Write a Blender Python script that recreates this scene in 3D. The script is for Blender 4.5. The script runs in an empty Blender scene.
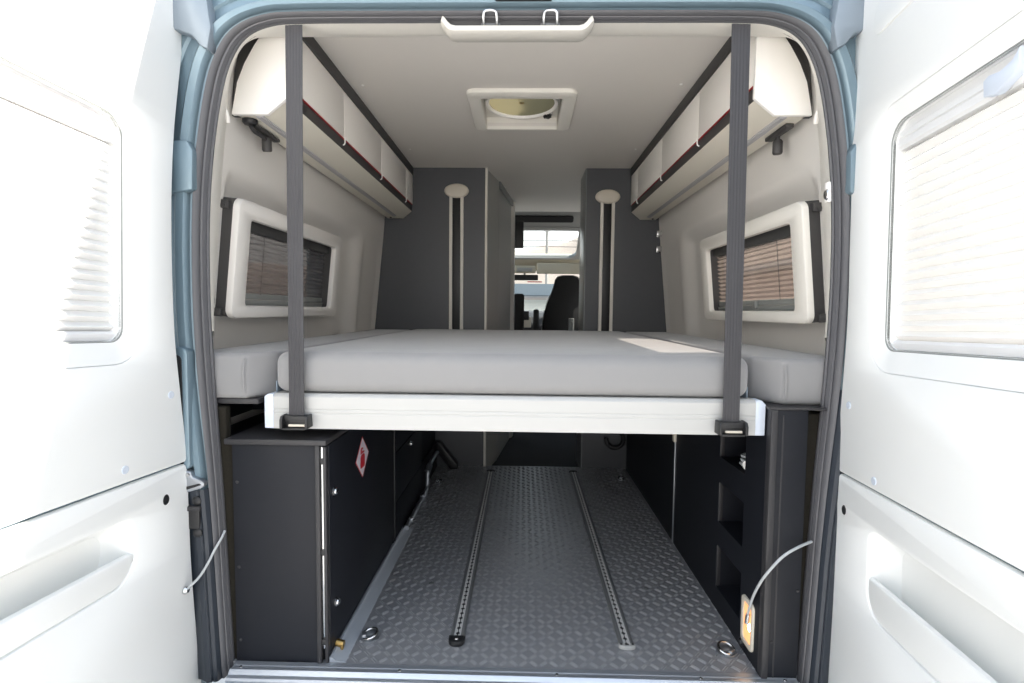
import bpy, bmesh, math, random
from mathutils import Vector, Matrix, noise
from mathutils.geometry import tessellate_polygon
random.seed(7)
SC = bpy.context.scene
COL = SC.collection
PI = math.pi
MIR = Matrix.Scale(-1, 4, Vector((1, 0, 0)))
ID = Matrix.Identity(4)

# ---------------------------------------------------------------- materials
MATS = {}
def mat(name, col, rough=.5, metal=0., spec=.5, bump=0., bscale=200., var=0., vscale=6., coat=0., emit=None, estr=0., sheen=0., weave=0.):
    m = bpy.data.materials.new(name); m.use_nodes = True
    nt = m.node_tree; N = nt.nodes; L = nt.links
    b = N['Principled BSDF']
    b.inputs['Base Color'].default_value = (*col, 1)
    b.inputs['Roughness'].default_value = rough
    b.inputs['Metallic'].default_value = metal
    b.inputs['Specular IOR Level'].default_value = spec
    b.inputs['Coat Weight'].default_value = coat
    b.inputs['Coat Roughness'].default_value = .08
    if sheen: b.inputs['Sheen Weight'].default_value = sheen
    if emit:
        b.inputs['Emission Color'].default_value = (*emit, 1); b.inputs['Emission Strength'].default_value = estr
    tc = N.new('ShaderNodeTexCoord')
    if var:
        n = N.new('ShaderNodeTexNoise'); n.inputs['Scale'].default_value = vscale; n.inputs['Detail'].default_value = 4
        L.new(tc.outputs['Object'], n.inputs['Vector'])
        r = N.new('ShaderNodeMapRange'); r.inputs['To Min'].default_value = 1 - var; r.inputs['To Max'].default_value = 1 + var
        L.new(n.outputs['Fac'], r.inputs['Value'])
        mx = N.new('ShaderNodeVectorMath'); mx.operation = 'SCALE'; mx.inputs[0].default_value = col
        L.new(r.outputs['Result'], mx.inputs['Scale']); L.new(mx.outputs['Vector'], b.inputs['Base Color'])
    if bump:
        n2 = N.new('ShaderNodeTexNoise'); n2.inputs['Scale'].default_value = bscale; n2.inputs['Detail'].default_value = 3
        L.new(tc.outputs['Object'], n2.inputs['Vector'])
        bp = N.new('ShaderNodeBump'); bp.inputs['Strength'].default_value = bump; bp.inputs['Distance'].default_value = .002
        L.new(n2.outputs['Fac'], bp.inputs['Height']); L.new(bp.outputs['Normal'], b.inputs['Normal'])
    MATS[name] = m
    return m

M_ = mat
m_paint = M_('blue_grey_metallic_paint', (.165, .235, .28), .36, .35, .5, coat=.35, bump=.04, bscale=900)
m_paint2 = M_('grey_door_flange_paint', (.22, .26, .30), .42, .2, .5)
m_jamb = M_('dark_blue_jamb_shade', (.022, .028, .038), .5)
m_rubber = M_('grey_rubber', (.085, .085, .092), .5, bump=.1, bscale=300)
m_black = M_('black_plastic', (.012, .012, .013), .45)
m_dark = M_('dark_grey_plastic', (.045, .043, .043), .5)
m_doorw = M_('white_door_trim', (.80, .81, .80), .45, bump=.05, bscale=700)
m_blindw = None
m_wall = M_('warm_grey_wall_lining', (.67, .645, .61), .6, bump=.06, bscale=500)
m_lining = M_('cream_plastic_lining', (.74, .715, .66), .5)
m_ceil = M_('ceiling_board', (.67, .64, .60), .6, var=.03, vscale=3)
m_locker = M_('white_locker_laminate', (.86, .83, .785), .42, bump=.03, bscale=900)
m_lockend = M_('white_locker_end_laminate', (.88, .86, .83), .42)
m_under = M_('cream_locker_underside', (.70, .66, .57), .45)
m_red = M_('red_edge_strip', (.35, .01, .015), .5)
m_char = M_('charcoal_strip', (.045, .043, .043), .5)
m_part = M_('slate_grey_laminate', (.070, .073, .080), .42, bump=.05, bscale=900, var=.05, vscale=40)
m_side = M_('satin_grey_laminate', (.20, .21, .21), .3)
m_cab = M_('anthracite_laminate', (.0095, .0105, .0145), .5, spec=.28, bump=.05, bscale=1200, var=.06, vscale=60)
m_cabedge = M_('anthracite_edge_profile', (.026, .025, .027), .5)
m_bath = M_('bathroom_panel_laminate', (.36, .355, .33), .42)
m_edge = M_('pale_edge_profile', (.72, .69, .63), .4)
m_alu = M_('white_anodised_aluminium', (.42, .42, .41), .42, .10)
m_cap = M_('pale_blue_end_cap', (.55, .60, .68), .45)
m_steel = M_('bright_steel', (.62, .62, .62), .25, 1.)
m_galv = M_('galvanised_metal', (.42, .44, .47), .4, .9, bump=.2, bscale=150)
m_sill = M_('brushed_aluminium_sill', (.50, .53, .58), .38, .75, bump=.05, bscale=60)
m_bar = M_('bar_top_highlight', (.52, .53, .55), .36, .35)
m_floor = M_('grey_checker_plate', (.29, .295, .31), .34, .35, .5, var=.05, vscale=12)
m_track = M_('dark_anodised_track', (.16, .165, .17), .42, .3)
m_lip = M_('bright_track_lip', (.58, .58, .57), .45, .2)
m_strap = M_('charcoal_webbing', (.048, .047, .051), .62, spec=.35, bump=.3, bscale=900)
m_carpet = M_('dark_brown_carpet', (.020, .018, .014), .95, spec=.1, bump=.8, bscale=600, var=.3, vscale=200)
m_lens = M_('lit_amber_lens', (.9, .45, .2), .35, emit=(1., .42, .16), estr=.5)
m_bulb = M_('lit_bulb', (1, .9, .7), .4, emit=(1., .75, .4), estr=7.)
m_cream = M_('cream_plastic', (.62, .57, .48), .4)
m_cable = M_('grey_cable', (.42, .44, .45), .45)
m_sticker = M_('sticker_white', (.62, .60, .66), .4)
m_stred = M_('sticker_red', (.45, .01, .02), .4)
m_brass = M_('brass', (.50, .33, .12), .35, 1.)
m_seat = M_('black_seat_cloth', (.020, .020, .020), .85, bump=.4, bscale=400)
m_seatedge = M_('grey_piping', (.20, .20, .19), .7)
m_dash = M_('dark_dashboard', (.03, .03, .033), .6)
m_visor = M_('beige_visor', (.50, .46, .36), .7)
m_cabf = M_('dark_cab_carpet', (.035, .035, .038), .95)
m_ground = M_('pale_concrete', (.57, .555, .53), .9, bump=.4, bscale=30, var=.10, vscale=.8)
m_hill = M_('dry_hillside', (.36, .30, .26), 1., var=.30, vscale=.12)
m_shed = M_('blue_grey_sheet', (.055, .07, .085), .9, spec=.1)
m_green = M_('pale_green_wall', (.12, .165, .16), .9, spec=.1)
m_pole = M_('weathered_pole', (.25, .24, .23), .8)
m_mesh = M_('blackout_cassette', (.05, .05, .05), .55)
m_guard = M_('blue_grey_guard', (.20, .25, .30), .45)
m_led = M_('grey_light_channel', (.40, .39, .40), .4)
m_rframe = M_('pale_grey_roof_frame', (.34, .335, .32), .5)
m_brick = M_('pinkish_brown_render', (.40, .29, .245), .9, var=.25, vscale=3)
m_blindrail = M_('white_blind_profile', (.70, .70, .70), .4)
m_seal = M_('pale_sealing_strip', (.34, .365, .40), .35)
m_tray = M_('grey_cream_tray', (.52, .50, .46), .5)
m_rail = M_('grey_blind_rail', (.23, .24, .23), .4)

def fabric(name, col):
    m = mat(name, col, .8, spec=.25, sheen=.35)
    nt = m.node_tree; N = nt.nodes; L = nt.links; b = N['Principled BSDF']
    tc = N['Texture Coordinate']
    w1 = N.new('ShaderNodeTexNoise'); w1.inputs['Scale'].default_value = 5; w1.inputs['Detail'].default_value = 3
    w2 = N.new('ShaderNodeTexNoise'); w2.inputs['Scale'].default_value = 700; w2.inputs['Detail'].default_value = 2
    L.new(tc.outputs['Object'], w1.inputs['Vector']); L.new(tc.outputs['Object'], w2.inputs['Vector'])
    b1 = N.new('ShaderNodeBump'); b1.inputs['Strength'].default_value = .25; b1.inputs['Distance'].default_value = .02
    b2 = N.new('ShaderNodeBump'); b2.inputs['Strength'].default_value = .25; b2.inputs['Distance'].default_value = .001
    L.new(w1.outputs['Fac'], b1.inputs['Height']); L.new(w2.outputs['Fac'], b2.inputs['Height'])
    L.new(b1.outputs['Normal'], b2.inputs['Normal']); L.new(b2.outputs['Normal'], b.inputs['Normal'])
    return m
m_fabric = fabric('grey_mattress_fabric', (.24, .237, .238))

def clear(name, tint, gloss=.08, rough=.02):
    """a thin pane: lets light straight through, tinted, with a mirror film"""
    m = bpy.data.materials.new(name); m.use_nodes = True
    nt = m.node_tree; N = nt.nodes; L = nt.links; N.clear()
    o = N.new('ShaderNodeOutputMaterial'); t = N.new('ShaderNodeBsdfTransparent'); g = N.new('ShaderNodeBsdfGlossy')
    t.inputs['Color'].default_value = (*tint, 1); g.inputs['Roughness'].default_value = rough
    f = N.new('ShaderNodeLayerWeight'); pw = N.new('ShaderNodeMath'); pw.operation = 'POWER'; pw.inputs[1].default_value = 5
    mx = N.new('ShaderNodeMixShader'); ad = N.new('ShaderNodeMath'); ad.operation = 'MULTIPLY_ADD'; ad.inputs[1].default_value = .95 * gloss; ad.inputs[2].default_value = .045 * gloss
    L.new(f.outputs['Facing'], pw.inputs[0]); L.new(pw.outputs[0], ad.inputs[0]); L.new(ad.outputs[0], mx.inputs['Fac'])
    L.new(t.outputs[0], mx.inputs[1]); L.new(g.outputs[0], mx.inputs[2]); L.new(mx.outputs[0], o.inputs['Surface'])
    return m
m_glass = clear('clear_glass', (.92, .95, .94), 1.)
m_tint = clear('smoked_acrylic', (.88, .85, .82), 1.)

def sheer(name, col, through, transl):
    """pleated blind cloth: some light straight through, the rest scattered to both sides"""
    m = bpy.data.materials.new(name); m.use_nodes = True
    nt = m.node_tree; N = nt.nodes; L = nt.links; N.clear()
    o = N.new('ShaderNodeOutputMaterial'); t = N.new('ShaderNodeBsdfTransparent')
    d = N.new('ShaderNodeBsdfDiffuse'); r = N.new('ShaderNodeBsdfTranslucent')
    d.inputs['Color'].default_value = (*col, 1); r.inputs['Color'].default_value = (*col, 1)
    tc = N.new('ShaderNodeTexCoord'); n = N.new('ShaderNodeTexNoise'); n.inputs['Scale'].default_value = 900
    L.new(tc.outputs['Object'], n.inputs['Vector'])
    mr = N.new('ShaderNodeMapRange'); mr.inputs['To Min'].default_value = through * .7; mr.inputs['To Max'].default_value = through * 1.3
    L.new(n.outputs['Fac'], mr.inputs['Value'])
    lw = N.new('ShaderNodeLayerWeight'); p_ = N.new('ShaderNodeMath'); p_.operation = 'POWER'; p_.inputs[1].default_value = 1.5
    q_ = N.new('ShaderNodeMath'); q_.operation = 'SUBTRACT'; q_.inputs[0].default_value = 1.
    z_ = N.new('ShaderNodeMath'); z_.operation = 'MULTIPLY'
    L.new(lw.outputs['Facing'], p_.inputs[0]); L.new(p_.outputs[0], q_.inputs[1]); L.new(q_.outputs[0], z_.inputs[0]); L.new(mr.outputs['Result'], z_.inputs[1])
    a = N.new('ShaderNodeMixShader'); a.inputs['Fac'].default_value = transl
    L.new(d.outputs[0], a.inputs[1]); L.new(r.outputs[0], a.inputs[2])
    c = N.new('ShaderNodeMixShader'); L.new(z_.outputs[0], c.inputs['Fac'])
    L.new(a.outputs[0], c.inputs[1]); L.new(t.outputs[0], c.inputs[2]); L.new(c.outputs[0], o.inputs['Surface'])
    return m
m_blindw = sheer('white_pleated_blind', (.76, .76, .75), .015, .05)
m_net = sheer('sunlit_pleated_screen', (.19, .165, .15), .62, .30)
m_net2 = sheer('shaded_pleated_screen', (.085, .085, .09), .20, .30)  # left screen: shade put into a darker, denser copy of the cloth
m_dome = sheer('smoky_vent_dome', (.33, .31, .23), .03, .75)

# ---------------------------------------------------------------- geometry helpers
class MB:
    def __init__(s): s.bm = bmesh.new()
    def add(s, tmp, M=None):
        if M is not None:
            tmp.transform(M)
            if M.determinant() < 0: bmesh.ops.reverse_faces(tmp, faces=tmp.faces)
        me = bpy.data.meshes.new('tmp'); tmp.to_mesh(me); tmp.free(); s.bm.from_mesh(me); bpy.data.meshes.remove(me)
        return s
    def box(s, x0, x1, y0, y1, z0, z1, bev=0., seg=2, M=None):
        t = bmesh.new()
        bmesh.ops.create_cube(t, size=1)
        for v in t.verts:
            v.co = Vector((x0 if v.co.x < 0 else x1, y0 if v.co.y < 0 else y1, z0 if v.co.z < 0 else z1))
        if bev: bmesh.ops.bevel(t, geom=t.edges[:], offset=bev, segments=seg, affect='EDGES', profile=.5)
        return s.add(t, M)
    def prism(s, poly, axis, a0, a1, bev=0., seg=2, M=None):
        t = bmesh.new()
        def P(p, a):
            if axis == 'Y': return (p[0], a, p[1])
            if axis == 'X': return (a, p[0], p[1])
            return (p[0], p[1], a)
        A = [t.verts.new(P(p, a0)) for p in poly]; B = [t.verts.new(P(p, a1)) for p in poly]
        n = len(poly)
        for i in range(n): t.faces.new((A[i], A[(i+1) % n], B[(i+1) % n], B[i]))
        t.faces.new(A[::-1]); t.faces.new(B)
        bmesh.ops.recalc_face_normals(t, faces=t.faces)
        if bev: bmesh.ops.bevel(t, geom=t.edges[:], offset=bev, segments=seg, affect='EDGES', profile=.5)
        return s.add(t, M)
    def loft(s, loops, closed=True, caps=True, M=None):
        t = bmesh.new()
        V = [[t.verts.new(p) for p in l] for l in loops]
        n = len(loops[0])
        for a, b in zip(V, V[1:]):
            for i in range(n if closed else n - 1):
                j = (i + 1) % n
                try: t.faces.new((a[i], a[j], b[j], b[i]))
                except ValueError: pass
        if caps and closed:
            t.faces.new(V[0][::-1]); t.faces.new(V[-1])
        bmesh.ops.recalc_face_normals(t, faces=t.faces)
        return s.add(t, M)
    def tube(s, pts, r, n=10, M=None):
        pts = [Vector(p) for p in pts]; loops = []
        up = None
        for i, p in enumerate(pts):
            d = (pts[min(i+1, len(pts)-1)] - pts[max(i-1, 0)]).normalized()
            if up is None:
                up = Vector((0, 0, 1)) if abs(d.z) < .9 else Vector((1, 0, 0))
            x = d.cross(up).normalized(); y = x.cross(d).normalized(); up = y
            rr = r[i] if isinstance(r, (list, tuple)) else r
            loops.append([p + x * math.cos(2*PI*k/n) * rr + y * math.sin(2*PI*k/n) * rr for k in range(n)])
        return s.loft(loops, M=M)
    def cyl(s, p0, p1, r0, r1=None, n=20, M=None):
        return s.tube([p0, p1], [r0, r0 if r1 is None else r1], n, M)
    def lathe(s, prof, n=28, M=None, sx=1., sy=1.):
        """prof: (r, z) pairs, closed on the axis with caps"""
        loops = [[(max(r, 1e-4)*math.cos(2*PI*k/n)*sx, max(r, 1e-4)*math.sin(2*PI*k/n)*sy, z) for k in range(n)] for r, z in prof]
        return s.loft(loops, M=M)
    def plate(s, outer, holes, w0, w1, c=0., M=None):
        """flat panel with holes in the local XY plane, from w0 (back) to w1 (front), front edges rounded by c"""
        t = bmesh.new()
        def area(p): return sum(p[i][0]*p[(i+1) % len(p)][1] - p[(i+1) % len(p)][0]*p[i][1] for i in range(len(p)))
        if area(outer) < 0: outer = outer[::-1]
        holes = [h if area(h) < 0 else h[::-1] for h in holes]      # holes clockwise
        def off(p, d):
            q = []
            n = len(p)
            for i in range(n):
                a = Vector(p[i-1]); b = Vector(p[i]); e = Vector(p[(i+1) % n])
                d1 = (b-a).normalized(); d2 = (e-b).normalized()
                n1 = Vector((-d1.y, d1.x)); n2 = Vector((-d2.y, d2.x))
                m = (n1+n2); m = m.normalized() if m.length > 1e-6 else n1
                k = max(.35, m.dot(n1)); q.append(tuple(b + m * (d / k)))
            return q
        front = []; back = []
        for p in [outer] + holes:
            rings = [[(x, y, w0) for x, y in p]]
            if c:
                rings.append([(x, y, w1-c) for x, y in p])
                rings.append([(x, y, w1-c*.3) for x, y in off(p, c*.3)])
                rings.append([(x, y, w1) for x, y in off(p, c)])
            else: rings.append([(x, y, w1) for x, y in p])
            V = [[t.verts.new(q) for q in r] for r in rings]
            n = len(p)
            for a, b in zip(V, V[1:]):
                for i in range(n): t.faces.new((a[i], a[(i+1) % n], b[(i+1) % n], b[i]))
            back.append(V[0]); front.append(V[-1])
        for L_, flip in ((front, False), (back, True)):
            flat = [v for l in L_ for v in l]
            for tri in tessellate_polygon([[Vector((v.co.x, v.co.y, 0)) for v in l] for l in L_]):
                try: t.faces.new([flat[i] for i in tri])
                except ValueError: pass
        bmesh.ops.recalc_face_normals(t, faces=t.faces)
        return s.add(t, M)

def rrect(x0, x1, y0, y1, r, n=6):
    if not isinstance(r, (tuple, list)): r = (r,)*4                 # order: x0y0, x1y0, x1y1, x0y1
    out = []
    for (cx, cy, sx, sy, a0, rr) in ((x0, y0, 1, 1, PI, r[0]), (x1, y0, -1, 1, 1.5*PI, r[1]), (x1, y1, -1, -1, 0, r[2]), (x0, y1, 1, -1, .5*PI, r[3])):
        rr = max(rr, 1e-4)
        for k in range(n+1):
            a = a0 + .5*PI*k/n
            out.append((cx + sx*rr + rr*math.cos(a), cy + sy*rr + rr*math.sin(a)))
    return out

def wm(o):
    M = o.matrix_basis.copy()
    while o.parent:
        o = o.parent; M = o.matrix_basis @ M
    return M

def obj(name, mb, material, parent=None, smooth=40, local=False):
    """link ONE mesh object; mb is in world coordinates (or in the parent's own when local)"""
    bm = mb.bm
    me = bpy.data.meshes.new(name)
    o = bpy.data.objects.new(name, me); COL.objects.link(o)
    if parent:
        o.parent = parent
        if not local: bm.transform(wm(parent).inverted())
    bm.verts.ensure_lookup_table()
    xs = [v.co for v in bm.verts]
    if not local:
        c = Vector(((min(v.x for v in xs)+max(v.x for v in xs))/2, (min(v.y for v in xs)+max(v.y for v in xs))/2, min(v.z for v in xs)))
        bmesh.ops.translate(bm, verts=bm.verts, vec=-c); o.location = c
    for f in bm.faces: f.smooth = True
    bm.to_mesh(me); bm.free()
    me.set_sharp_from_angle(angle=math.radians(smooth))
    me.materials.append(material)
    return o

def tag(o, label, cat, group=None, kind=None):
    o['label'] = label; o['category'] = cat
    if group: o['group'] = group
    if kind: o['kind'] = kind
    return o
def thing(name, label, cat, loc=(0, 0, 0), group=None, kind=None):
    o = bpy.data.objects.new(name, None); COL.objects.link(o); o.location = loc; o.empty_display_size = .05
    return tag(o, label, cat, group, kind)

def smooth01(a, b, x):
    t = min(1, max(0, (x-a)/(b-a))); return t*t*(3-2*t)
def catmull(pts, sub=6):
    pts = [Vector(p) for p in pts]; out = []
    for i in range(len(pts)-1):
        p0 = pts[max(i-1, 0)]; p1 = pts[i]; p2 = pts[i+1]; p3 = pts[min(i+2, len(pts)-1)]
        for k in range(sub):
            t = k/sub
            out.append(.5*((2*p1) + (p2-p0)*t + (2*p0-5*p1+4*p2-p3)*t*t + (3*p1-p0-3*p2+p3)*t**3))
    out.append(pts[-1]); return out

# ================================================================ SETTING
# ---- floor of checker plate (raised bars are the plate's own surface)
def checker_floor():
    V = []; F = []
    def boxv(x0, x1, y0, y1, z0, z1):
        b = len(V)
        V.extend([(x0, y0, z0), (x1, y0, z0), (x1, y1, z0), (x0, y1, z0), (x0, y0, z1), (x1, y0, z1), (x1, y1, z1), (x0, y1, z1)])
        F.extend([(b, b+3, b+2, b+1), (b+4, b+5, b+6, b+7), (b, b+1, b+5, b+4), (b+1, b+2, b+6, b+5), (b+2, b+3, b+7, b+6), (b+3, b, b+4, b+7)])
    boxv(-.86, .86, -.105, 1.70, -.03, 0)
    p = .0275
    for i in range(int(1.20/p)):
        for j in range(int(1.79/p)):
            cx = -.505 + (i+.5)*p; cy = -.100 + (j+.5)*p
            if cx > .665: continue
            a = PI/4 if (i+j) % 2 else -PI/4
            ca, sa = math.cos(a), math.sin(a)
            for off in (-.0030, .0030):
                b = len(V)
                for t, wf, h in ((-.0130, .3, .0002), (-.0090, 1, .0020), (.0090, 1, .0020), (.0130, .3, .0002)):
                    bow = .0014*(1-(t/.0130)**2)
                    for q, z in ((-1.25, -.0006), (-.5, h), (.5, h), (1.25, -.0006)):
                        lx, ly = t, off + bow + q*.001*wf
                        V.append((cx+ca*lx-sa*ly, cy+sa*lx+ca*ly, z))
                for k in range(3):
                    for m in range(3):
                        q = b + 4*k + m
                        F.append((q, q+4, q+5, q+1))
    mb = MB(); me = bpy.data.meshes.new('t'); me.from_pydata(V, [], F); mb.bm.from_mesh(me); bpy.data.meshes.remove(me)
    bmesh.ops.recalc_face_normals(mb.bm, faces=mb.bm.faces)
    for f_ in mb.bm.faces:
        if all(abs(v_.co.z) < .0024 and v_.co.z > -.001 for v_ in f_.verts) and f_.calc_area() < .01 and f_.calc_center_median().z > .0008: f_.material_index = 1
    return mb
fl = obj('floor', checker_floor(), m_floor, smooth=50)
fl.data.materials.append(m_bar)  # brighter bar tops: highlights on the raised bars put into the colour
tag(fl, 'grey checker plate floor of the van loading bay', 'floor', kind='structure')
for i, (x, y) in enumerate(((-.294, .314), (.46, .308))):
    obj('floor_screw', MB().lathe([(.0001, 0), (.009, 0), (.009, .002), (.005, .0035), (.0001, .0035)], 14, Matrix.Translation((x, y, .0005))), m_track, fl)

# ---- rear sill
t3 = thing('trim_3', 'brushed aluminium sill strip along the rear edge of the floor', 'door sill', (0, -.13, -.02), kind='structure')
prof = [(-.105, -.02), (-.105, .002), (-.118, .0022), (-.121, .0034), (-.124, .0022), (-.134, .0022), (-.136, .005), (-.141, .005), (-.146, .001), (-.150, -.004), (-.160, -.006), (-.163, -.012), (-.163, -.02)]
obj('sill_strip', MB().prism(prof, 'X', -.752, .752), m_sill, t3, smooth=20)
for x in (-.73, -.30, .12, .50, .72): obj('sill_screw', MB().lathe([(.0001, 0), (.005, 0), (.004, .002), (.0001, .0025)], 12, Matrix.Translation((x, -.128, .002))), m_steel, t3)
pb = MB().prism([(-.163, -.05), (-.163, -.018), (-.21, -.024), (-.235, -.05), (-.235, -.20), (-.163, -.20)], 'X', -.80, .80)
tag(obj('trim_4', pb, m_paint), 'blue painted body edge below the aluminium rear sill', 'body sill', kind='structure')

# ---- side wall lining with window recess
WPROF = [(.905, -.03), (.905, .60), (.90, .76), (.890, .84), (.842, 1.33), (.826, 1.50), (.822, 1.58), (.814, 1.65), (.796, 1.72), (.755, 1.78), (.68, 1.815), (.62, 1.824)]
def wall_profile():
    out = [WPROF[0], WPROF[1], WPROF[2]]
    def lerp(z):
        for (a, za), (b, zb) in zip(WPROF, WPROF[1:]):
            if za <= z <= zb: return a + (b-a)*(z-za)/(zb-za)
    z = .80
    while z < 1.47: out.append((lerp(z), z)); z += .0175
    return out + [(p.x, p.y) for p in catmull([Vector((lerp(1.475), 1.475))] + [Vector(p) for p in WPROF[5:]], 4)]
WP = wall_profile()
WH = (.085, .825, .955, 1.255)          # window opening: y0 y1 z0 z1
def wall_lining(sgn):
    ys = [-.08 + .02*i for i in range(89)]
    t = bmesh.new(); V = []
    for y in ys:
        row = []
        for x, z in WP:
            r = smooth01(.04, .10, y) * (1-smooth01(1.16, 1.30, y)) * smooth01(.70, .80, z) * (1-smooth01(1.31, 1.385, z))
            # the far end of the recess slants in a little, as pressed linings do
            r2 = smooth01(1.32, 1.36, y) * (1-smooth01(1.62, 1.66, y)) * smooth01(.5, .6, z) * (1-smooth01(1.30, 1.36, z)) * .25
            row.append(t.verts.new((x + .034*max(r, r2), y, z)))
        V.append(row)
    for i in range(len(ys)-1):
        for j in range(len(WP)-1):
            yc = (ys[i]+ys[i+1])/2; zc = (WP[j][1]+WP[j+1][1])/2
            if WH[0] < yc < WH[1] and WH[2] < zc < WH[3]: continue
            t.faces.new((V[i][j], V[i+1][j], V[i+1][j+1], V[i][j+1]))
    mb = MB()
    mb.add(t, ID if sgn > 0 else MIR)
    return mb
for sgn, nm, lab in ((-1, 'wall_left', 'warm grey moulded side wall around the left side window'), (1, 'wall_right', 'warm grey moulded side wall around the right side window')):
    tag(obj(nm, wall_lining(sgn), m_wall, smooth=60), lab, 'wall', kind='structure')

# ---- outer body skin (gives the windows their depth, keeps daylight out elsewhere)
def skin(sgn):
    mb = MB(); X0, X1 = (.985, 1.0)
    for y0, y1, z0, z1 in ((-.12, .05, -.25, 1.95), (.96, 3.05, -.25, 1.95), (.05, .96, -.25, .92), (.05, .96, 1.44, 1.95), (3.05, 3.75, -.25, .80), (3.05, 3.75, 1.35, 1.95), (3.75, 4.55, -.25, .88), (3.75, 4.0, .88, 1.95), (4.0, 4.55, 1.42, 1.75)):
        mb.box(X0, X1, y0, y1, z0, z1, M=ID if sgn > 0 else MIR)
    return mb
tag(obj('wall_outer_left', skin(-1), m_paint), 'left outer steel side of the van body', 'van side', kind='structure')
tag(obj('wall_outer_right', skin(1), m_paint), 'right outer steel side of the van body', 'van side', kind='structure')

VH = (-.165, .165, .64, .985)           # vent opening
def slab_hole(x0, x1, y0, y1, z0, z1, h):
    mb = MB()
    for a, b, c, d in ((x0, h[0], y0, y1), (h[1], x1, y0, y1), (h[0], h[1], y0, h[2]), (h[0], h[1], h[3], y1)): mb.box(a, b, c, d, z0, z1)
    return mb
ce = obj('ceiling', slab_hole(-.66, .66, .03, 3.02, 1.82, 1.835, VH), m_ceil)
tag(ce, 'plain beige grey ceiling board over the bed', 'ceiling', kind='structure')
for x, y in ((-.601, .557), (-.592, 1.327), (.601, .547), (.600, 1.315)):
    obj('screw_cap', MB().lathe([(.0001, 0), (.006, 0), (.005, -.003), (.0001, -.004)], 14, Matrix.Translation((x, y, 1.82))), m_lockend, ce)
obj('ceiling_seam', MB().box(-.60, .60, .075, .079, 1.8185, 1.8195), m_locker, ce)
tag(obj('roof', slab_hole(-1.0, 1.0, -.12, 3.7, 1.95, 1.965, (VH[0]-.02, VH[1]+.02, VH[2]-.02, VH[3]+.02)), m_paint), 'outer steel roof of the van above the ceiling', 'roof', kind='structure')

# ---- rear opening: contour of the rubber seal's inner edge
half = [(0, 1.689), (.30, 1.689), (.54, 1.688), (.625, 1.682), (.685, 1.658), (.724, 1.612), (.755, 1.530), (.783, 1.375), (.799, 1.20), (.803, .99), (.797, .775), (.786, .56), (.779, .40), (.773, .24), (.764, .02), (.761, -.03)]
hp = catmull([Vector((x, z)) for x, z in half], 5)
CONT = [Vector((-p.x, p.y)) for p in hp[::-1]] + hp[1:]             # from lower left over the top to lower right
def cnorm(i):
    a = CONT[max(i-1, 0)]; b = CONT[min(i+1, len(CONT)-1)]; d = (b-a).normalized()
    return Vector((-d.y, d.x))                                      # points out of the opening
def ring(sections, keep=None, scale_top=.5):
    """sections: (outward offset, y); one loft strip along the contour"""
    idx = [i for i in range(len(CONT)) if keep is None or keep(CONT[i])]
    loops = []
    for off, y in sections:
        l = []
        for i in idx:
            n = cnorm(i); k = (1 - (1-scale_top)*abs(n.y)**2) * (.62 + .38*smooth01(.30, .95, CONT[i].y))
            p = CONT[i] + n*off*k
            l.append((p.x, y, p.y))
        loops.append(l)
    return MB().loft(loops, closed=False, caps=False)
seal_sec = [(a*.78, b) for a, b in [(.020, -.075), (.004, -.094), (.000, -.104), (.004, -.108), (.009, -.106), (.011, -.110), (.014, -.116), (.020, -.117), (.0225, -.112), (.0235, -.118), (.029, -.128), (.037, -.130), (.043, -.124), (.046, -.114)]]
tag(obj('trim_1', ring(seal_sec), m_rubber, smooth=50), 'grey rubber door seal running around the rear opening', 'door seal', kind='structure')
frame_sec = [(.031, -.112), (.042, -.118), (.046, -.130), (.050, -.135), (.068, -.137), (.074, -.132), (.080, -.122), (.112, -.118), (.118, -.124), (.15, -.122), (.20, -.10)]
bf = obj('wall_rear', ring(frame_sec, scale_top=.62), m_paint, smooth=35)
tag(bf, 'blue grey painted rear body frame around the door opening', 'body frame', kind='structure')
ru = MB().box(-1.0, 1.0, -.118, -.104, 1.785, 1.965, .004)
for sgn in (-1, 1): ru.box(.935, 1.0, -.118, -.104, -.30, 1.80, .004, M=ID if sgn > 0 else MIR)
obj('outer_rim', ru, m_paint, bf)
for sgn in (-1, 1):                                                 # stepped corner pieces at the top of the frame
    g = [(-.835, 1.80), (-.775, 1.80), (-.756, 1.655), (-.766, 1.603), (-.785, 1.612), (-.806, 1.637), (-.835, 1.648), (-.90, 1.66), (-.90, 1.80)]
    obj('corner_gusset', MB().prism(g, 'Y', -.150, -.112, .005, M=ID if sgn < 0 else MIR), m_paint2, bf)
    h = [(-.900, 1.385), (-.826, 1.385), (-.812, 1.36), (-.816, 1.262), (-.900, 1.250)]
    obj('hinge_recess_plate', MB().prism(h, 'Y', -.146, -.118, .007, M=ID if sgn < 0 else MIR), m_paint, bf)
    s_ = MB().plate(rrect(-.875, -.838, .545, .865, (.016, .016, .018, .006)), [], .118, .150, .006, M=(ID if sgn < 0 else MIR) @ Matrix(((1, 0, 0, 0), (0, 0, -1, 0), (0, 1, 0, 0), (0, 0, 0, 1))))
    sp = obj('slot_cover', s_, m_paint, bf)
    s2 = MB().plate(rrect(-.874, -.852, .558, .845, (.012, .012, .014, .004)), [], .1505, .1525, .001, M=(ID if sgn < 0 else MIR) @ Matrix(((1, 0, 0, 0), (0, 0, -1, 0), (0, 1, 0, 0), (0, 0, 0, 1))))
    obj('slot_insert', s2, m_black, sp)
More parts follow.
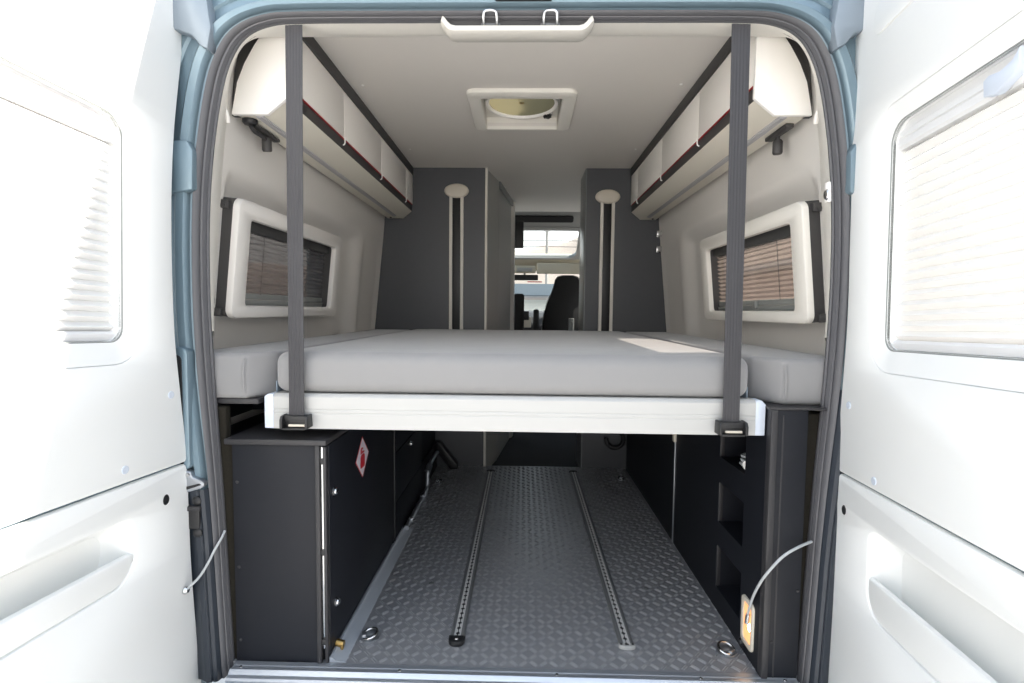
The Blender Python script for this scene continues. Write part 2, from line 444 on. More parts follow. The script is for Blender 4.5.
for sgn in (-1, 1):
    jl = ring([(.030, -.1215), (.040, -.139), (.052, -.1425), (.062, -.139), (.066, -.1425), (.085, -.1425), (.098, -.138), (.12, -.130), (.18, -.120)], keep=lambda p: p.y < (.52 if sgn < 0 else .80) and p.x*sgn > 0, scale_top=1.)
    obj('jamb_shade', jl, m_jamb, bf)  # added dark strips: shade on the lower pillars put into the colour
MYZ = Matrix(((1, 0, 0, 0), (0, 0, -1, 0), (0, 1, 0, 0), (0, 0, 0, 1)))     # local XY plate -> world XZ, front to -Y

# ---- cream lining behind the seal (upper arch) with its lip
def lining():
    outer = [(0, 1.722), (.30, 1.722), (.60, 1.7205), (.71, 1.7195), (.758, 1.714), (.786, 1.692), (.804, 1.652), (.815, 1.59), (.820, 1.53), (.830, 1.44), (.846, 1.27), (.865, 1.05), (.882, .88)]
    op = catmull([Vector(p) for p in outer], 6)
    O_ = [Vector((-p.x, p.y)) for p in op[::-1]] + op[1:]
    idx = [k for k in range(len(CONT)) if CONT[k].y > .87]
    I = [CONT[k] for k in idx]; Nn = [cnorm(k) for k in idx]
    def arc(L_):
        a = [0.]
        for p, q in zip(L_, L_[1:]): a.append(a[-1] + (q-p).length)
        return [v/a[-1] for v in a]
    fa, fo = arc(I), arc(O_); O = []
    for v in fa:
        k = 0
        while k < len(fo)-2 and fo[k+1] < v: k += 1
        O.append(O_[k].lerp(O_[k+1], min(1., max(0., (v-fo[k])/(fo[k+1]-fo[k])))))
    loops = [[(p.x-n.x*.0015, -.1035, p.y-n.y*.0015) for p, n in zip(I, Nn)]]
    loops.append([(p.x+n.x*.002, -.090, p.y+n.y*.001) for p, n in zip(I, Nn)])
    loops.append([((a.x*.5+b.x*.5), -.03, (a.y*.5+b.y*.5)-.003) for a, b in zip(I, O)])
    loops.append([(p.x, .024, p.y) for p in O])
    loops.append([(p.x*1.002, .030, p.y+.003) for p in O])
    loops.append([(p.x*1.004 if p.y > 1.0 else p.x, .030, p.y+.11*smooth01(1.62, 1.71, p.y) + .004) for p in O])
    return MB().loft(loops, closed=False, caps=False)
t2 = obj('trim_2', lining(), m_lining, smooth=50)
tag(t2, 'cream plastic lining arched behind the rubber seal', 'opening trim', kind='structure')

# ---- header tray with dark recess, strikers and lock plate
ht = thing('header_tray', 'cream plastic tray with dark recess at the top centre of the opening', 'header tray', (-.005, -.08, 1.66))
tray = [(-.198, 1.682), (-.193, 1.678), (-.185, 1.668), (-.177, 1.661), (-.164, 1.658), (.157, 1.658), (.169, 1.661), (.178, 1.668), (.186, 1.678), (.191, 1.682)]
tmb = MB()
def trayloop(y, grow, dz): return [((x*(1+grow)), y, z+dz) for x, z in tray]
tmb.loft([trayloop(.026, .02, .075), trayloop(-.045, -.012, .0125), trayloop(-.080, -.012, .004), trayloop(-.111, -.014, .001), trayloop(-.119, -.022, .004), trayloop(-.119, -.044, .0155), trayloop(-.113, -.050, .0172), trayloop(-.104, -.06, .0176)], closed=False, caps=False)
obj('tray_shell', tmb, m_tray, ht, smooth=50)
obj('tray_recess', MB().prism([(-.183, 1.720), (-.176, 1.688), (-.165, 1.672), (.158, 1.672), (.169, 1.688), (.176, 1.720)], 'Y', -.1065, -.1050), m_dark, ht)
def striker(x, lab):
    s = thing('door_striker', lab, 'striker', (x, -.10, 1.675), group=None)
    z0, z1 = 1.676, 1.704
    pts = [(x-.0165, -.085, z0), (x-.0165, -.118, z0+.004), (x-.0165, -.126, z0+.012), (x-.0155, -.130, z1-.006), (x-.011, -.130, z1-.001), (x, -.130, z1), (x+.011, -.130, z1-.001), (x+.0155, -.130, z1-.006), (x+.0165, -.126, z0+.012), (x+.0165, -.118, z0+.004), (x+.0165, -.085, z0)]
    obj('striker_loop', MB().tube(pts, .0036, 10), m_steel, s)
    obj('striker_base', MB().box(x-.024, x+.024, -.111, -.1035, z0+.001, z0+.009, .002), m_track, s)
striker(-.070, 'steel striker loop at the left of the two over the dark tray')
striker(.079, 'steel striker loop at the right of the two over the dark tray')
lk = thing('lock_plate', 'black lock plate with two bolts at the top edge of the opening', 'lock plate', (.012, -.14, 1.72))
obj('plate', MB().box(-.058, .082, -.152, -.118, 1.7215, 1.80, .004), m_black, lk)
for x in (-.046, .070): obj('bolt', MB().lathe([(.0001, 0), (.0075, 0), (.0075, .003), (.004, .006), (.0001, .006)], 14, Matrix.Translation((x, -.152, 1.7285)) @ Matrix.Rotation(PI/2, 4, 'X')), m_steel, lk)

# ---- front partitions
def oval_light(name, x, z, zt, lab):
    t = thing(name, lab, 'wall light', (x, 1.67, .84))
    M = Matrix.Translation((x, 1.68, z)) @ MYZ
    cap = [(.074, 0), (.074, .010), (.070, .016), (.058, .020), (.0001, .022)]
    obj('oval_cap', MB().lathe(cap, 36, M, 1., .58), m_cream, t)
    obj('dark_channel', MB().box(x-.025, x+.025, 1.672, 1.681, .70, z-.01, .001), m_black, t)
    for dx in (-.0335, .0335): obj('light_strip', MB().box(x+dx-.0095, x+dx+.0095, 1.664, 1.681, .70, z-.01, .003), m_edge, t)
pl = thing('wall_front_left', 'tall slate grey partition left of the passage', 'partition', (-.55, 1.70, -.02), kind='structure')
obj('panel', MB().box(-.93, -.217, 1.68, 1.72, -.03, 1.835), m_part, pl)
obj('edge_strip', MB().box(-.217, -.203, 1.674, 1.725, -.03, 1.828, .003), m_edge, pl)
pr = thing('wall_front_right', 'tall slate grey partition right of the passage', 'partition', (.68, 1.70, -.02), kind='structure')
obj('panel', MB().box(.392, .93, 1.68, 1.72, -.03, 1.835), m_part, pr)
obj('side_panel', MB().box(.385, .398, 1.682, 1.95, -.03, 1.83, .004), m_side, pr)
oval_light('wall_light', -.389, 1.682, 0, 'oval beige cap over two white light strips on the left grey partition')
oval_light('wall_light', .517, 1.652, 0, 'oval beige cap over two white light strips on the right grey partition')
wb = thing('wall_bathroom', 'pale bathroom wall with sliding door lining the left of the passage', 'wall', (-.15, 2.2, -.02), kind='structure')
obj('wall_panel', MB().prism([(-.206, 1.722), (-.150, 2.00), (-.165, 2.00), (-.225, 1.722)], 'Z', -.05, 1.825), m_bath, wb)
obj('sliding_door', MB().prism([(-.150, 2.015), (-.083, 2.56), (-.10, 2.56), (-.17, 2.015)], 'Z', -.05, 1.775), m_bath, wb)
obj('door_track', MB().prism([(-.140, 2.0), (-.066, 2.60), (-.11, 2.60), (-.19, 2.0)], 'Z', 1.78, 1.822), m_rail, wb)
obj('end_post', MB().prism([(-.088, 2.57), (-.060, 2.62), (-.052, 2.68), (-.09, 2.70), (-.13, 2.60)], 'Z', -.05, 1.825, .004), m_edge, wb)
obj('wall_core', MB().box(-.98, -.20, 2.0, 2.04, -.05, 1.94), m_bath, wb)
tag(obj('floor_passage', MB().box(-.98, .98, 1.70, 4.6, -.09, -.05), m_cabf), 'dark cloth covered floor of the passage behind the loading bay', 'floor', kind='structure')

# ---- side windows
def side_window(sgn, nm, lab):
    k = 1/math.sqrt(1.01)
    M = Matrix(((0, .1*k, 1*k, -.89), (1, 0, 0, 0), (0, 1*k, -.1*k, .83), (0, 0, 0, 1)))   # a = +Y, v = up the wall, w = into the van
    if sgn > 0: M = MIR @ M
    y = lambda z: (z-.83)/k
    w = thing(nm, lab, 'window', (sgn*.86, .45, .93), kind='structure')
    outer = rrect(.038, .872, y(.940), y(1.290), .030); hole = rrect(.110, .800, y(.978), y(1.237), .014)
    obj('window_frame', MB().plate(outer, [hole], .030, .050, .008, M), m_wall if sgn < 0 else m_lining, w)
    so = rrect(.041, .869, y(.943), y(1.287), .012); si = rrect(.104, .806, y(.972), y(1.243), .012)
    fs_ = MB().plate(so, [si], -.012, .0295, 0, M)
    big = rrect(.06, .95, y(.93), y(1.42), .03)
    fs_.loft([[(a, b, -.012) for a, b in si], [(a, b, -.112) for a, b in big]], caps=False, M=M)
    sb = obj('frame_side', fs_, m_dark, w)
    mb = MB()
    for v in (.955, 1.265):
        mb.box(.030, .0405, y(v)-.012, y(v)+.012, -.015, .020, .002, M=M)
        mb.cyl((.0275, y(v)-.004, .004), (.0405, y(v)-.004, .004), .006, M=M)
    obj('frame_clip', mb, m_dark, sb)
    gl = MB(); gl.plate(big, [], -.100, -.097, 0, M); obj('pane', gl, m_tint, w)
    obj('blind_cassette', MB().box(.106, .804, y(1.206), y(1.242), -.02, .016, .004, M=M), m_mesh, w)
    rl = MB(); rl.box(.106, .804, y(.976), y(.994), -.012, .010, .003, M=M); rl.box(.106, .804, y(.995), y(1.014), -.010, .006, .003, M=M)
    if sgn > 0: rl.box(.43, .46, y(.985), y(1.010), .006, .018, .002, M=M)
    rr = obj('blind_rail', rl, m_rail, w)
    # pleats
    n = 24; z0, z1 = y(1.012), y(1.212)
    L0 = []; L1 = []
    for i in range(n+1):
        v = z0 + (z1-z0)*i/n; d = -.002 + (.0055 if i % 2 else -.0055)
        L0.append((.1035, v, d)); L1.append((.8065, v, d))
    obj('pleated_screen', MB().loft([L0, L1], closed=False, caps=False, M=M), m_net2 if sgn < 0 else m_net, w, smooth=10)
    mb = MB()
    for a in (.27, .62): mb.cyl((a, y(1.012), .0085), (a, y(1.208), .0085), .0011, n=6, M=M)
    obj('blind_cord', mb, m_black, w)
side_window(-1, 'window_1', 'white framed side window with shaded pleated screen in the left wall')
side_window(1, 'window_2', 'white framed side window with sunlit pleated screen in the right wall')

# ================================================================ REAR DOORS
def rear_door(sgn, nm, lab, org, u, pk, wl):
    u = Vector(u).normalized(); z = Vector((0, 0, 1)); v = (z-u*u.z).normalized(); w = u.cross(v)
    if w.x * sgn > 0: w = -w
    D = bpy.data.objects.new(nm, None); COL.objects.link(D); D.empty_display_size = .1
    tag(D, lab, 'door', kind='structure')
    # the empty carries an orthonormal right-handed frame; M maps door coordinates (a, b, c) into the world
    M = Matrix(((u.x, v.x, w.x, org[0]), (u.y, v.y, w.y, org[1]), (u.z, v.z, w.z, org[2]), (0, 0, 0, 1)))
    D.location = Vector(org) + v*(-.1)
    hinge = [(-.09, -.10), (-.073, 0), (-.042, .28), (-.025, .56), (-.002, .74), (.018, .89), (.027, 1.05), (.029, 1.22), (.020, 1.40), (-.008, 1.62), (-.024, 1.78)] if sgn < 0 else \
            [(-.160, -.10), (-.136, 0), (-.100, .22), (-.058, .555), (-.036, .74), (-.018, .95), (-.018, 1.13), (-.019, 1.30), (-.030, 1.50), (-.058, 1.70), (-.070, 1.80)]
    hc = [(p.x, p.y) for p in catmull([Vector(p) for p in hinge], 5)]
    def he(b):
        for (a0, b0), (a1, b1) in zip(hc, hc[1:]):
            if b0 <= b <= b1: return a0 + (a1-a0)*(b-b0)/(b1-b0)
        return hc[-1][0] if b > 1 else hc[0][0]
    AX = .80; S = .566; TOP = 1.78
    up = [(AX, S+.003), (AX, TOP-.06), (AX-.02, TOP-.02), (AX-.06, TOP), (he(TOP)+.03, TOP), (he(TOP-.02)+.008, TOP-.02)] + [p for p in hc[::-1] if S+.02 < p[1] < TOP-.03] + [(he(S)+.001, S+.010), (he(S)+.008, S+.003)]
    win = rrect(wl, .64, .885, 1.372, (.030, .03, .03, .045))
    emb = rrect(wl-.045, .69, .835, 1.415, (.07, .05, .05, .06))
    obj('upper_panel', MB().plate(up, [emb], -.012, 0, .005, M), m_doorw, D)
    inner = [(x, y_) for x, y_ in emb]
    # dished window surround: from the panel face down to the window edge
    loops = []
    cx, cy = (wl+.64)/2, 1.128
    L0 = [(x, y_, -.002) for x, y_ in emb]
    L1 = [(x*.93+win[i][0]*.07, y_*.93+win[i][1]*.07, -.004) for i, (x, y_) in enumerate(emb)]
    L2 = [(x*.1+win[i][0]*.9, y_*.1+win[i][1]*.9, -.006) for i, (x, y_) in enumerate(emb)]
    L3 = [(x, y_, -.010) for x, y_ in win]; L4 = [(x, y_, -.050) for x, y_ in win]
    obj('window_surround', MB().loft([L0, L1, L2, L3, L4], caps=False, M=M), m_doorw, D, smooth=50)
    mb = MB().plate(rrect(he(1.63)+.115, .62, 1.595, 1.665, .025), [], -.003, .004, .004, M)
    obj('upper_grip_panel', mb, m_doorw, D)
    low = [(AX, -.10), (AX, S-.003), (he(S)+.008, S-.003), (he(S)+.001, S-.010)] + [p for p in hc[::-1] if p[1] < S-.02]
    pko = rrect(pk['a0'], .66, pk['low'], pk['top'], (.055, .05, .03, .03))
    obj('lower_panel', MB().plate(low, [pko], -.012, 0, .006, M), m_doorw, D)
    # map pocket: deep trough behind a front lip
    def inset(d, dz): return rrect(pk['a0']+d, .66-d, pk['low']+d*.5, pk['top']-d, (.05, .045, .028, .028))
    c3 = lambda L_, c: [(x, y_, c) for x, y_ in L_]
    pb_ = MB().loft([c3(inset(0, 0), -.006), c3(inset(.004, 0), -.016), c3(inset(.014, 0), -.045), c3(inset(.03, 0), -.058)], caps=False, M=M)
    pb_.plate(inset(.029, 0), [], -.062, -.057, 0, M)
    po = obj('door_pocket', pb_, m_doorw, D, smooth=50)
    obj('pocket_lip', MB().plate(rrect(pk['a0']+.001, .659, pk['low']+.001, pk['lip'], (.054, .049, .008, .008)), [], -.014, -.003, .004, M), m_doorw, po)
    # steel shell with rounded outline, a little proud of the trim at the hinge
    sh = [(AX+.02, -.14), (AX+.02, TOP), (AX-.03, TOP+.03), (he(TOP), TOP+.03)] + [(a-.012, b) for a, b in hc[::-1]] + [(he(-.1)-.012, -.14)]
    obj('door_shell', MB().plate(sh, [rrect(wl-.01, .65, .875, 1.382, .03), rrect(pk['a0']-.004, .665, pk['low']-.004, pk['top']+.004, .03)], -.085, -.0125, .004, M), m_paint, D)
    obj('door_pane', MB().plate(rrect(wl-.011, .651, .874, 1.383, .03), [], -.082, -.078, 0, M), m_tint, D)
    # blind
    b0, b1 = .905, 1.318; n = 38
    L0 = []; L1 = []
    for i in range(n+1):
        b = b0 + (b1-b0)*i/n; c = -.032 + (.0075 if i % 2 else -.0075)
        L0.append((wl+.001, b, c)); L1.append((.639, b, c))
    bl = obj('pleated_blind', MB().loft([L0, L1], closed=False, caps=False, M=M), m_blindw, D, smooth=10)
    cs = [(1.316, -.046), (1.316, -.022), (1.322, -.018), (1.334, -.018), (1.336, -.021), (1.339, -.021), (1.341, -.018), (1.352, -.018), (1.356, -.023), (1.371, -.023), (1.371, -.046)]
    cl = MB().loft([[(wl+.001, b, c) for b, c in cs], [(.639, b, c) for b, c in cs]], M=M)
    ca = obj('blind_cassette', cl, m_blindrail, bl, smooth=25)
    hg = MB().plate([(.392, 1.318), (.418, 1.312), (.452, 1.326), (.462, 1.340), (.462, 1.366), (.448, 1.352), (.425, 1.346), (.402, 1.350), (.390, 1.345)], [], -.018, -.004, .003, M)
    if sgn > 0: obj('blind_catch', hg, m_cap, bl)
    obj('blind_rail', MB().loft([[(wl+.001, b, c) for b, c in ((.886, -.045), (.886, -.02), (.892, -.018), (.900, -.018), (.906, -.024), (.906, -.045))], [(.639, b, c) for b, c in ((.886, -.045), (.886, -.02), (.892, -.018), (.900, -.018), (.906, -.024), (.906, -.045))]], M=M), m_blindrail, bl, smooth=25)
    g0 = rrect(wl-.007, .647, .878, 1.379, (.036, .036, .036, .051))
    obj('window_edge_shade', MB().plate(g0, [win], -.016, -.0075, .003, M), m_rail, D)  # added grey ring: shadow line along the window edge as colour
    # clips and plugs
    for a, b in pk['screws']:
        obj('trim_clip', MB().lathe([(.0001, 0), (.0095, 0), (.009, .0018), (.006, .0022), (.0001, .0012)], 18, M @ Matrix.Translation((a, b, 0))), m_cap, D)
    for a, b, r in pk['holes']:
        obj('plug_hole', MB().lathe([(.0001, 0), (r, 0), (r*.9, .0012), (.0001, .0004)], 18, M @ Matrix.Translation((a, b, .0002)), .8, 1.), m_black, D)
    return M
DL = rear_door(-1, 'door_1', 'open white trimmed rear door at the left of the opening', (-.85, -.19, 0), (-.043, -.998, .039),
    dict(a0=-.5, top=.486, lip=.404, low=.343, screws=((.035, .749), (.174, .600)), holes=((.052, .493, .013),)) | dict(a0=.148), .172)
DR = rear_door(1, 'door_2', 'open white trimmed rear door with pleated blind at the right of the opening', (.82, -.19, 0), (-.111, -.993, .034),
    dict(a0=.106, top=.477, lip=.366, low=.283, screws=((.006, .743), (.123, .590), (-.002, 1.674)), holes=((-.001, .481, .012), (-.080, .219, .007))), .134)

# hinge side hardware on the left pillar
lt = thing('door_catch', 'galvanised hook shaped catch on the left door pillar', 'door catch', (-.825, -.15, .50))
sl = [(-.870, .530), (-.850, .545), (-.838, .540), (-.834, .527), (-.812, .519), (-.803, .512), (-.804, .503), (-.812, .497), (-.845, .487), (-.870, .484)]
obj('catch_plate', MB().prism(sl, 'Y', -.150, -.132, .003), m_galv, lt)
obj('catch_slot', MB().prism([(-.850, .502), (-.815, .511), (-.810, .507), (-.848, .494)], 'Y', -.1515, -.1495), m_black, lt)
obj('catch_bolt', MB().lathe([(.0001, 0), (.006, 0), (.005, .003), (.0001, .004)], 14, Matrix.Translation((-.845, -.150, .533)) @ Matrix.Rotation(PI/2, 4, 'X')), m_steel, lt)
rb = thing('door_buffer', 'black rubber buffer block with two bolts low on the left door pillar', 'buffer', (-.84, -.15, .38))
obj('block', MB().box(-.870, -.820, -.146, -.128, .385, .445, .006), m_black, rb)
obj('plate', MB().box(-.868, -.816, -.151, -.128, .436, .449, .003), m_cabedge, rb)
for zz in (.462, .376): obj('bolt', MB().lathe([(.0001, 0), (.013, 0), (.012, .006), (.006, .010), (.0001, .011)], 16, Matrix.Translation((-.828, -.138, zz)) @ Matrix.Rotation(PI/2, 4, 'X')), m_black, rb)
dc = thing('door_cable', 'thin grey retaining cable between the left door edge and the left seal', 'cable', (-.80, -.14, .24))
cp = catmull([(-.840, -.170, .240), (-.815, -.160, .267), (-.797, -.150, .300), (-.786, -.138, .330), (-.777, -.124, .353), (-.776, -.108, .368)], 6)
obj('cable', MB().tube(cp, .0032, 8), m_cable, dc)
obj('eyelet', MB().lathe([(.0001, 0), (.010, 0), (.010, .004), (.006, .010), (.0001, .011)], 16, Matrix.Translation((-.848, -.170, .236)) @ Matrix.Rotation(PI/2, 4, 'Y')), m_steel, dc)

# clips on the lining edge
def wall_clip(nm, M, lab):
    t = thing(nm, lab, 'clip', M @ Vector((0, 0, 0)))
    obj('clip_body', MB().tube([M @ Vector(p) for p in ((0, 0, .022), (.001, .004, .010), (.004, .008, .0), (.004, .014, -.010), (.001, .020, -.022))], .0055, 8), m_lockend, t)
    obj('clip_tab', MB().box(-.008, .006, -.004, .010, .006, .024, .003, M=M), m_lockend, t)
wall_clip('lining_clip', Matrix.Translation((-.812, -.008, 1.506)), 'small white clip on the lining beside the left overhead locker')
wall_clip('lining_clip', Matrix.Translation((.812, -.008, 1.506)) @ MIR, 'small white clip on the lining beside the right overhead locker')
sf = thing('seal_snap', 'small steel press stud plate on the right lining edge', 'press stud', (.80, -.09, 1.27))
obj('stud_plate', MB().box(.786, .797, -.104, -.088, 1.250, 1.300, .003), m_lockend, sf)
obj('stud', MB().lathe([(.0001, 0), (.010, 0), (.008, .004), (.0001, .006)], 16, Matrix.Translation((.786, -.100, 1.268)) @ Matrix.Rotation(-PI/2, 4, 'Y'), 1.4, 1.), m_steel, sf)
wh = thing('wall_hook', 'two small chrome hooks on the right wall near the grey partition', 'hook', (.825, 1.63, 1.33))
for z in (1.425, 1.335):
    obj('hook', MB().box(.802, .834, 1.628, 1.640, z-.012, z+.022, .004).box(.800, .815, 1.622, 1.645, z-.018, z-.006, .003), m_steel, wh)
for i, z0 in enumerate((.90, 1.02)):
    pass

# ================================================================ OVERHEAD LOCKERS
def locker(sgn, lab):
    M = ID if sgn > 0 else MIR
    t = thing('overhead_locker', lab, 'overhead locker', (sgn*.73, .85, 1.515))
    Y0, Y1 = .036, 1.676
    body = [(.668, 1.815), (.668, 1.560), (.662, 1.558), (.714, 1.516), (.806, 1.516), (.800, 1.56), (.786, 1.62), (.762, 1.672), (.725, 1.72), (.70, 1.76), (.66, 1.815)]
    obj('locker_base', MB().prism([(.672, 1.600), (.6745, 1.5605), (.660, 1.5605), (.712, 1.517), (.804, 1.517), (.800, 1.56), (.79, 1.600)], 'Y', Y0+.013, Y1, M=M), m_under, t)
    end = [(.654, 1.815), (.654, 1.562), (.7125, 1.5155), (.8150, 1.5155), (.807, 1.555), (.797, 1.605), (.776, 1.655), (.748, 1.703), (.722, 1.74), (.69, 1.775), (.66, 1.815)]
    obj('end_panel', MB().prism(end, 'Y', Y0, Y0+.013, .0015, M=M), m_lockend, t)
    obj('end_gap_shade', MB().prism([(.800, 1.517), (.822, 1.517), (.820, 1.57), (.812, 1.645), (.794, 1.715), (.75, 1.775), (.70, 1.80), (.66, 1.812), (.70, 1.74), (.755, 1.665), (.784, 1.61)], 'Y', Y0+.016, Y0+.03, M=M), m_char, t)  # dark sheet in the gap beside the end panel, its shade as colour
    obj('locker_back', MB().box(.671, .70, Y0+.013, Y1, 1.60, 1.815, M=M), m_under, t)
    obj('handle_recess', MB().box(.660, .674, Y0+.013, Y1, 1.5605, 1.601, M=M), m_char, t)
    obj('top_trim', MB().box(.648, .665, Y0+.013, Y1, 1.775, 1.819, .003, M=M), m_char, t)
    cuts = [Y0+.014, .50, 1.0, 1.5, Y1]
    for a, b in zip(cuts, cuts[1:]):
        d = obj('locker_door', MB().box(.654, .671, a+.0015, b-.0015, 1.602, 1.774, .002, M=M), m_locker, t)
        obj('red_edge', MB().box(.6555, .670, a+.002, b-.002, 1.5985, 1.6018, M=M), m_red, d)
    for c in cuts[1:-1]:
        obj('door_clip', MB().tube([M @ Vector(p) for p in ((.652, c, 1.606), (.652, c, 1.588), (.654, c, 1.580), (.660, c, 1.578))], .0028, 8), m_lockend, t)
    obj('light_channel', MB().box(.730, .752, Y0+.014, Y1-.1, 1.5125, 1.518, .001, M=M).box(.737, .745, Y0+.014, Y1-.1, 1.511, 1.514, M=M), m_led, t)
    obj('end_knob', MB().lathe([(.0001, 0), (.006, 0), (.005, -.006), (.0001, -.007)], 12, M @ Matrix.Translation((.775, Y1-.05, 1.516))), m_black, t)
locker(-1, 'long white overhead locker along the left wall under the ceiling')
locker(1, 'long white overhead locker along the right wall under the ceiling')

rl = thing('reading_light', 'black reading lamp on a bar under the left overhead locker', 'reading lamp', (-.785, .15, 1.50))
obj('lamp_foot', MB().lathe([(.0001, 0), (.021, 0), (.021, -.008), (.017, -.013), (.0001, -.014)], 24, Matrix.Translation((-.785, .080, 1.5155))), m_black, rl)
obj('lamp_bar', MB().box(-.797, -.775, .085, .245, 1.503, 1.513, .003), m_dark, rl)
obj('lamp_arm', MB().tube(catmull([(-.785, .080, 1.502), (-.788, .11, 1.493), (-.788, .15, 1.493), (-.789, .185, 1.490)], 5), .006, 10), m_dark, rl)
obj('lamp_head', MB().tube([(-.790, .185, 1.500), (-.790, .186, 1.492), (-.791, .190, 1.462), (-.791, .191, 1.458)], [.010, .0145, .0145, .012], 18), m_dark, rl)
rr_ = thing('reading_light', 'black reading lamp on a flat bar under the right overhead locker', 'reading lamp', (.785, .16, 1.50))
obj('lamp_bar', MB().box(.772, .797, .095, .225, 1.503, 1.5155, .003), m_dark, rr_)
obj('lamp_joint', MB().cyl((.789, .175, 1.504), (.789, .176, 1.488), .006), m_dark, rr_)
obj('lamp_head', MB().tube([(.790, .176, 1.494), (.790, .176, 1.488), (.791, .178, 1.456), (.791, .178, 1.452)], [.010, .0145, .0145, .012], 18), m_dark, rr_)

# ---- roof vent
rv = thing('roof_vent', 'square cream roof vent with round dome and black knob in the ceiling', 'roof vent', (.005, .80, 1.80))
fo = rrect(-.212, .222, .585, 1.005, .035); fh = rrect(-.158, .165, .652, .984, .008)
Mdn = Matrix(((1, 0, 0, 0), (0, -1, 0, 0), (0, 0, -1, 1.82), (0, 0, 0, 1)))
flipy = lambda L_: [(x, -y_) for x, y_ in L_]
obj('vent_frame', MB().plate(flipy(fo), [flipy(fh)], 0, .016, .008, Mdn), m_lining, rv)
obj('vent_well', MB().plate(flipy(rrect(-.164, .171, .642, .992, .006)), [flipy(rrect(-.158, .165, .648, .986, .006))], -.165, .004, 0, Mdn), m_lining, rv)
cyv = .790
ringp = [(.139, 1.843), (.144, 1.836), (.151, 1.836), (.154, 1.842), (.154, 1.862), (.139, 1.862)]
ro = obj('dome_ring', MB().loft([[(.004+r*math.cos(2*PI*k/48), cyv+r*math.sin(2*PI*k/48), z) for k in range(48)] for r, z in ringp + ringp[:1]], caps=False), m_lockend, rv)
dm = MB().lathe([(.0001, .022), (.05, .020), (.10, .012), (.141, 0)], 48, Matrix.Translation((.004, cyv, 1.846)))
obj('dome', dm, m_dome, rv)
obj('dome_sun_blocker', MB().plate(flipy(rrect(-.160, .167, .646, .988, .004)), [[(.004+.150*math.cos(2*PI*k/48), -(cyv+.150*math.sin(2*PI*k/48))) for k in range(48)]], -.044, -.040, 0, Mdn), m_lining, rv)  # added plate, blocks sun slipping past the dome ring
obj('dome_boss', MB().lathe([(.0001, 0), (.010, 0), (.010, .02), (.0001, .022)], 16, Matrix.Translation((.004, cyv, 1.845))), m_brass, rv)
kn = MB()
for k in range(5):
    a = 2*PI*k/5
    kn.cyl((.118, .905, 1.838), (.118+.018*math.cos(a), .905+.018*math.sin(a), 1.835), .0075, .0075, 10)
kn.cyl((.118, .905, 1.856), (.118, .905, 1.828), .014, .012, 16)
obj('vent_knob', kn, m_black, rv)
obj('knob_arm', MB().box(.100, .140, .890, .925, 1.847, 1.862, .004), m_lockend, rv)

# ================================================================ BED
bd = thing('bed_platform', 'white aluminium bed frame spanning the van under the grey cushions', 'bed frame', (0, .8, .645))
pf = [(-.095, .646), (-.0955, .649), (-.0955, .685), (-.0945, .687), (-.0945, .6885), (-.0955, .690), (-.0955, .696), (-.0945, .698), (-.0955, .700), (-.0955, .730), (-.0935, .7335), (-.0905, .736), (-.086, .7395), (-.06, .7395), (-.06, .646)]
obj('front_beam', MB().prism(pf, 'X', -.645, .632), m_alu, bd, smooth=25)
obj('end_cap', MB().prism([(-.668, .647), (-.644, .646), (-.644, .739), (-.658, .739), (-.668, .732)], 'Y', -.0965, -.058, .0015), m_cap, bd)
obj('end_cap', MB().prism([(.631, .646), (.656, .646), (.656, .728), (.645, .739), (.631, .739)], 'Y', -.0965, -.058, .0015), m_cap, bd)
obj('side_rail', MB().box(-.655, -.62, -.058, 1.66, .68, .737, .003), m_alu, bd)
obj('side_rail', MB().box(.59, .624, -.058, 1.66, .68, .737, .003), m_alu, bd)
obj('rear_beam', MB().box(-.655, .624, 1.63, 1.668, .648, .737, .003), m_alu, bd)
for x in (-.6545, .6245): obj('side_guard', MB().box(x-.002, x+.002, -.055, 1.60, .7375, .768, .001), m_guard, bd)
obj('bed_board', MB().box(-.619, .599, -.058, 1.628, .712, .736), m_part, bd)

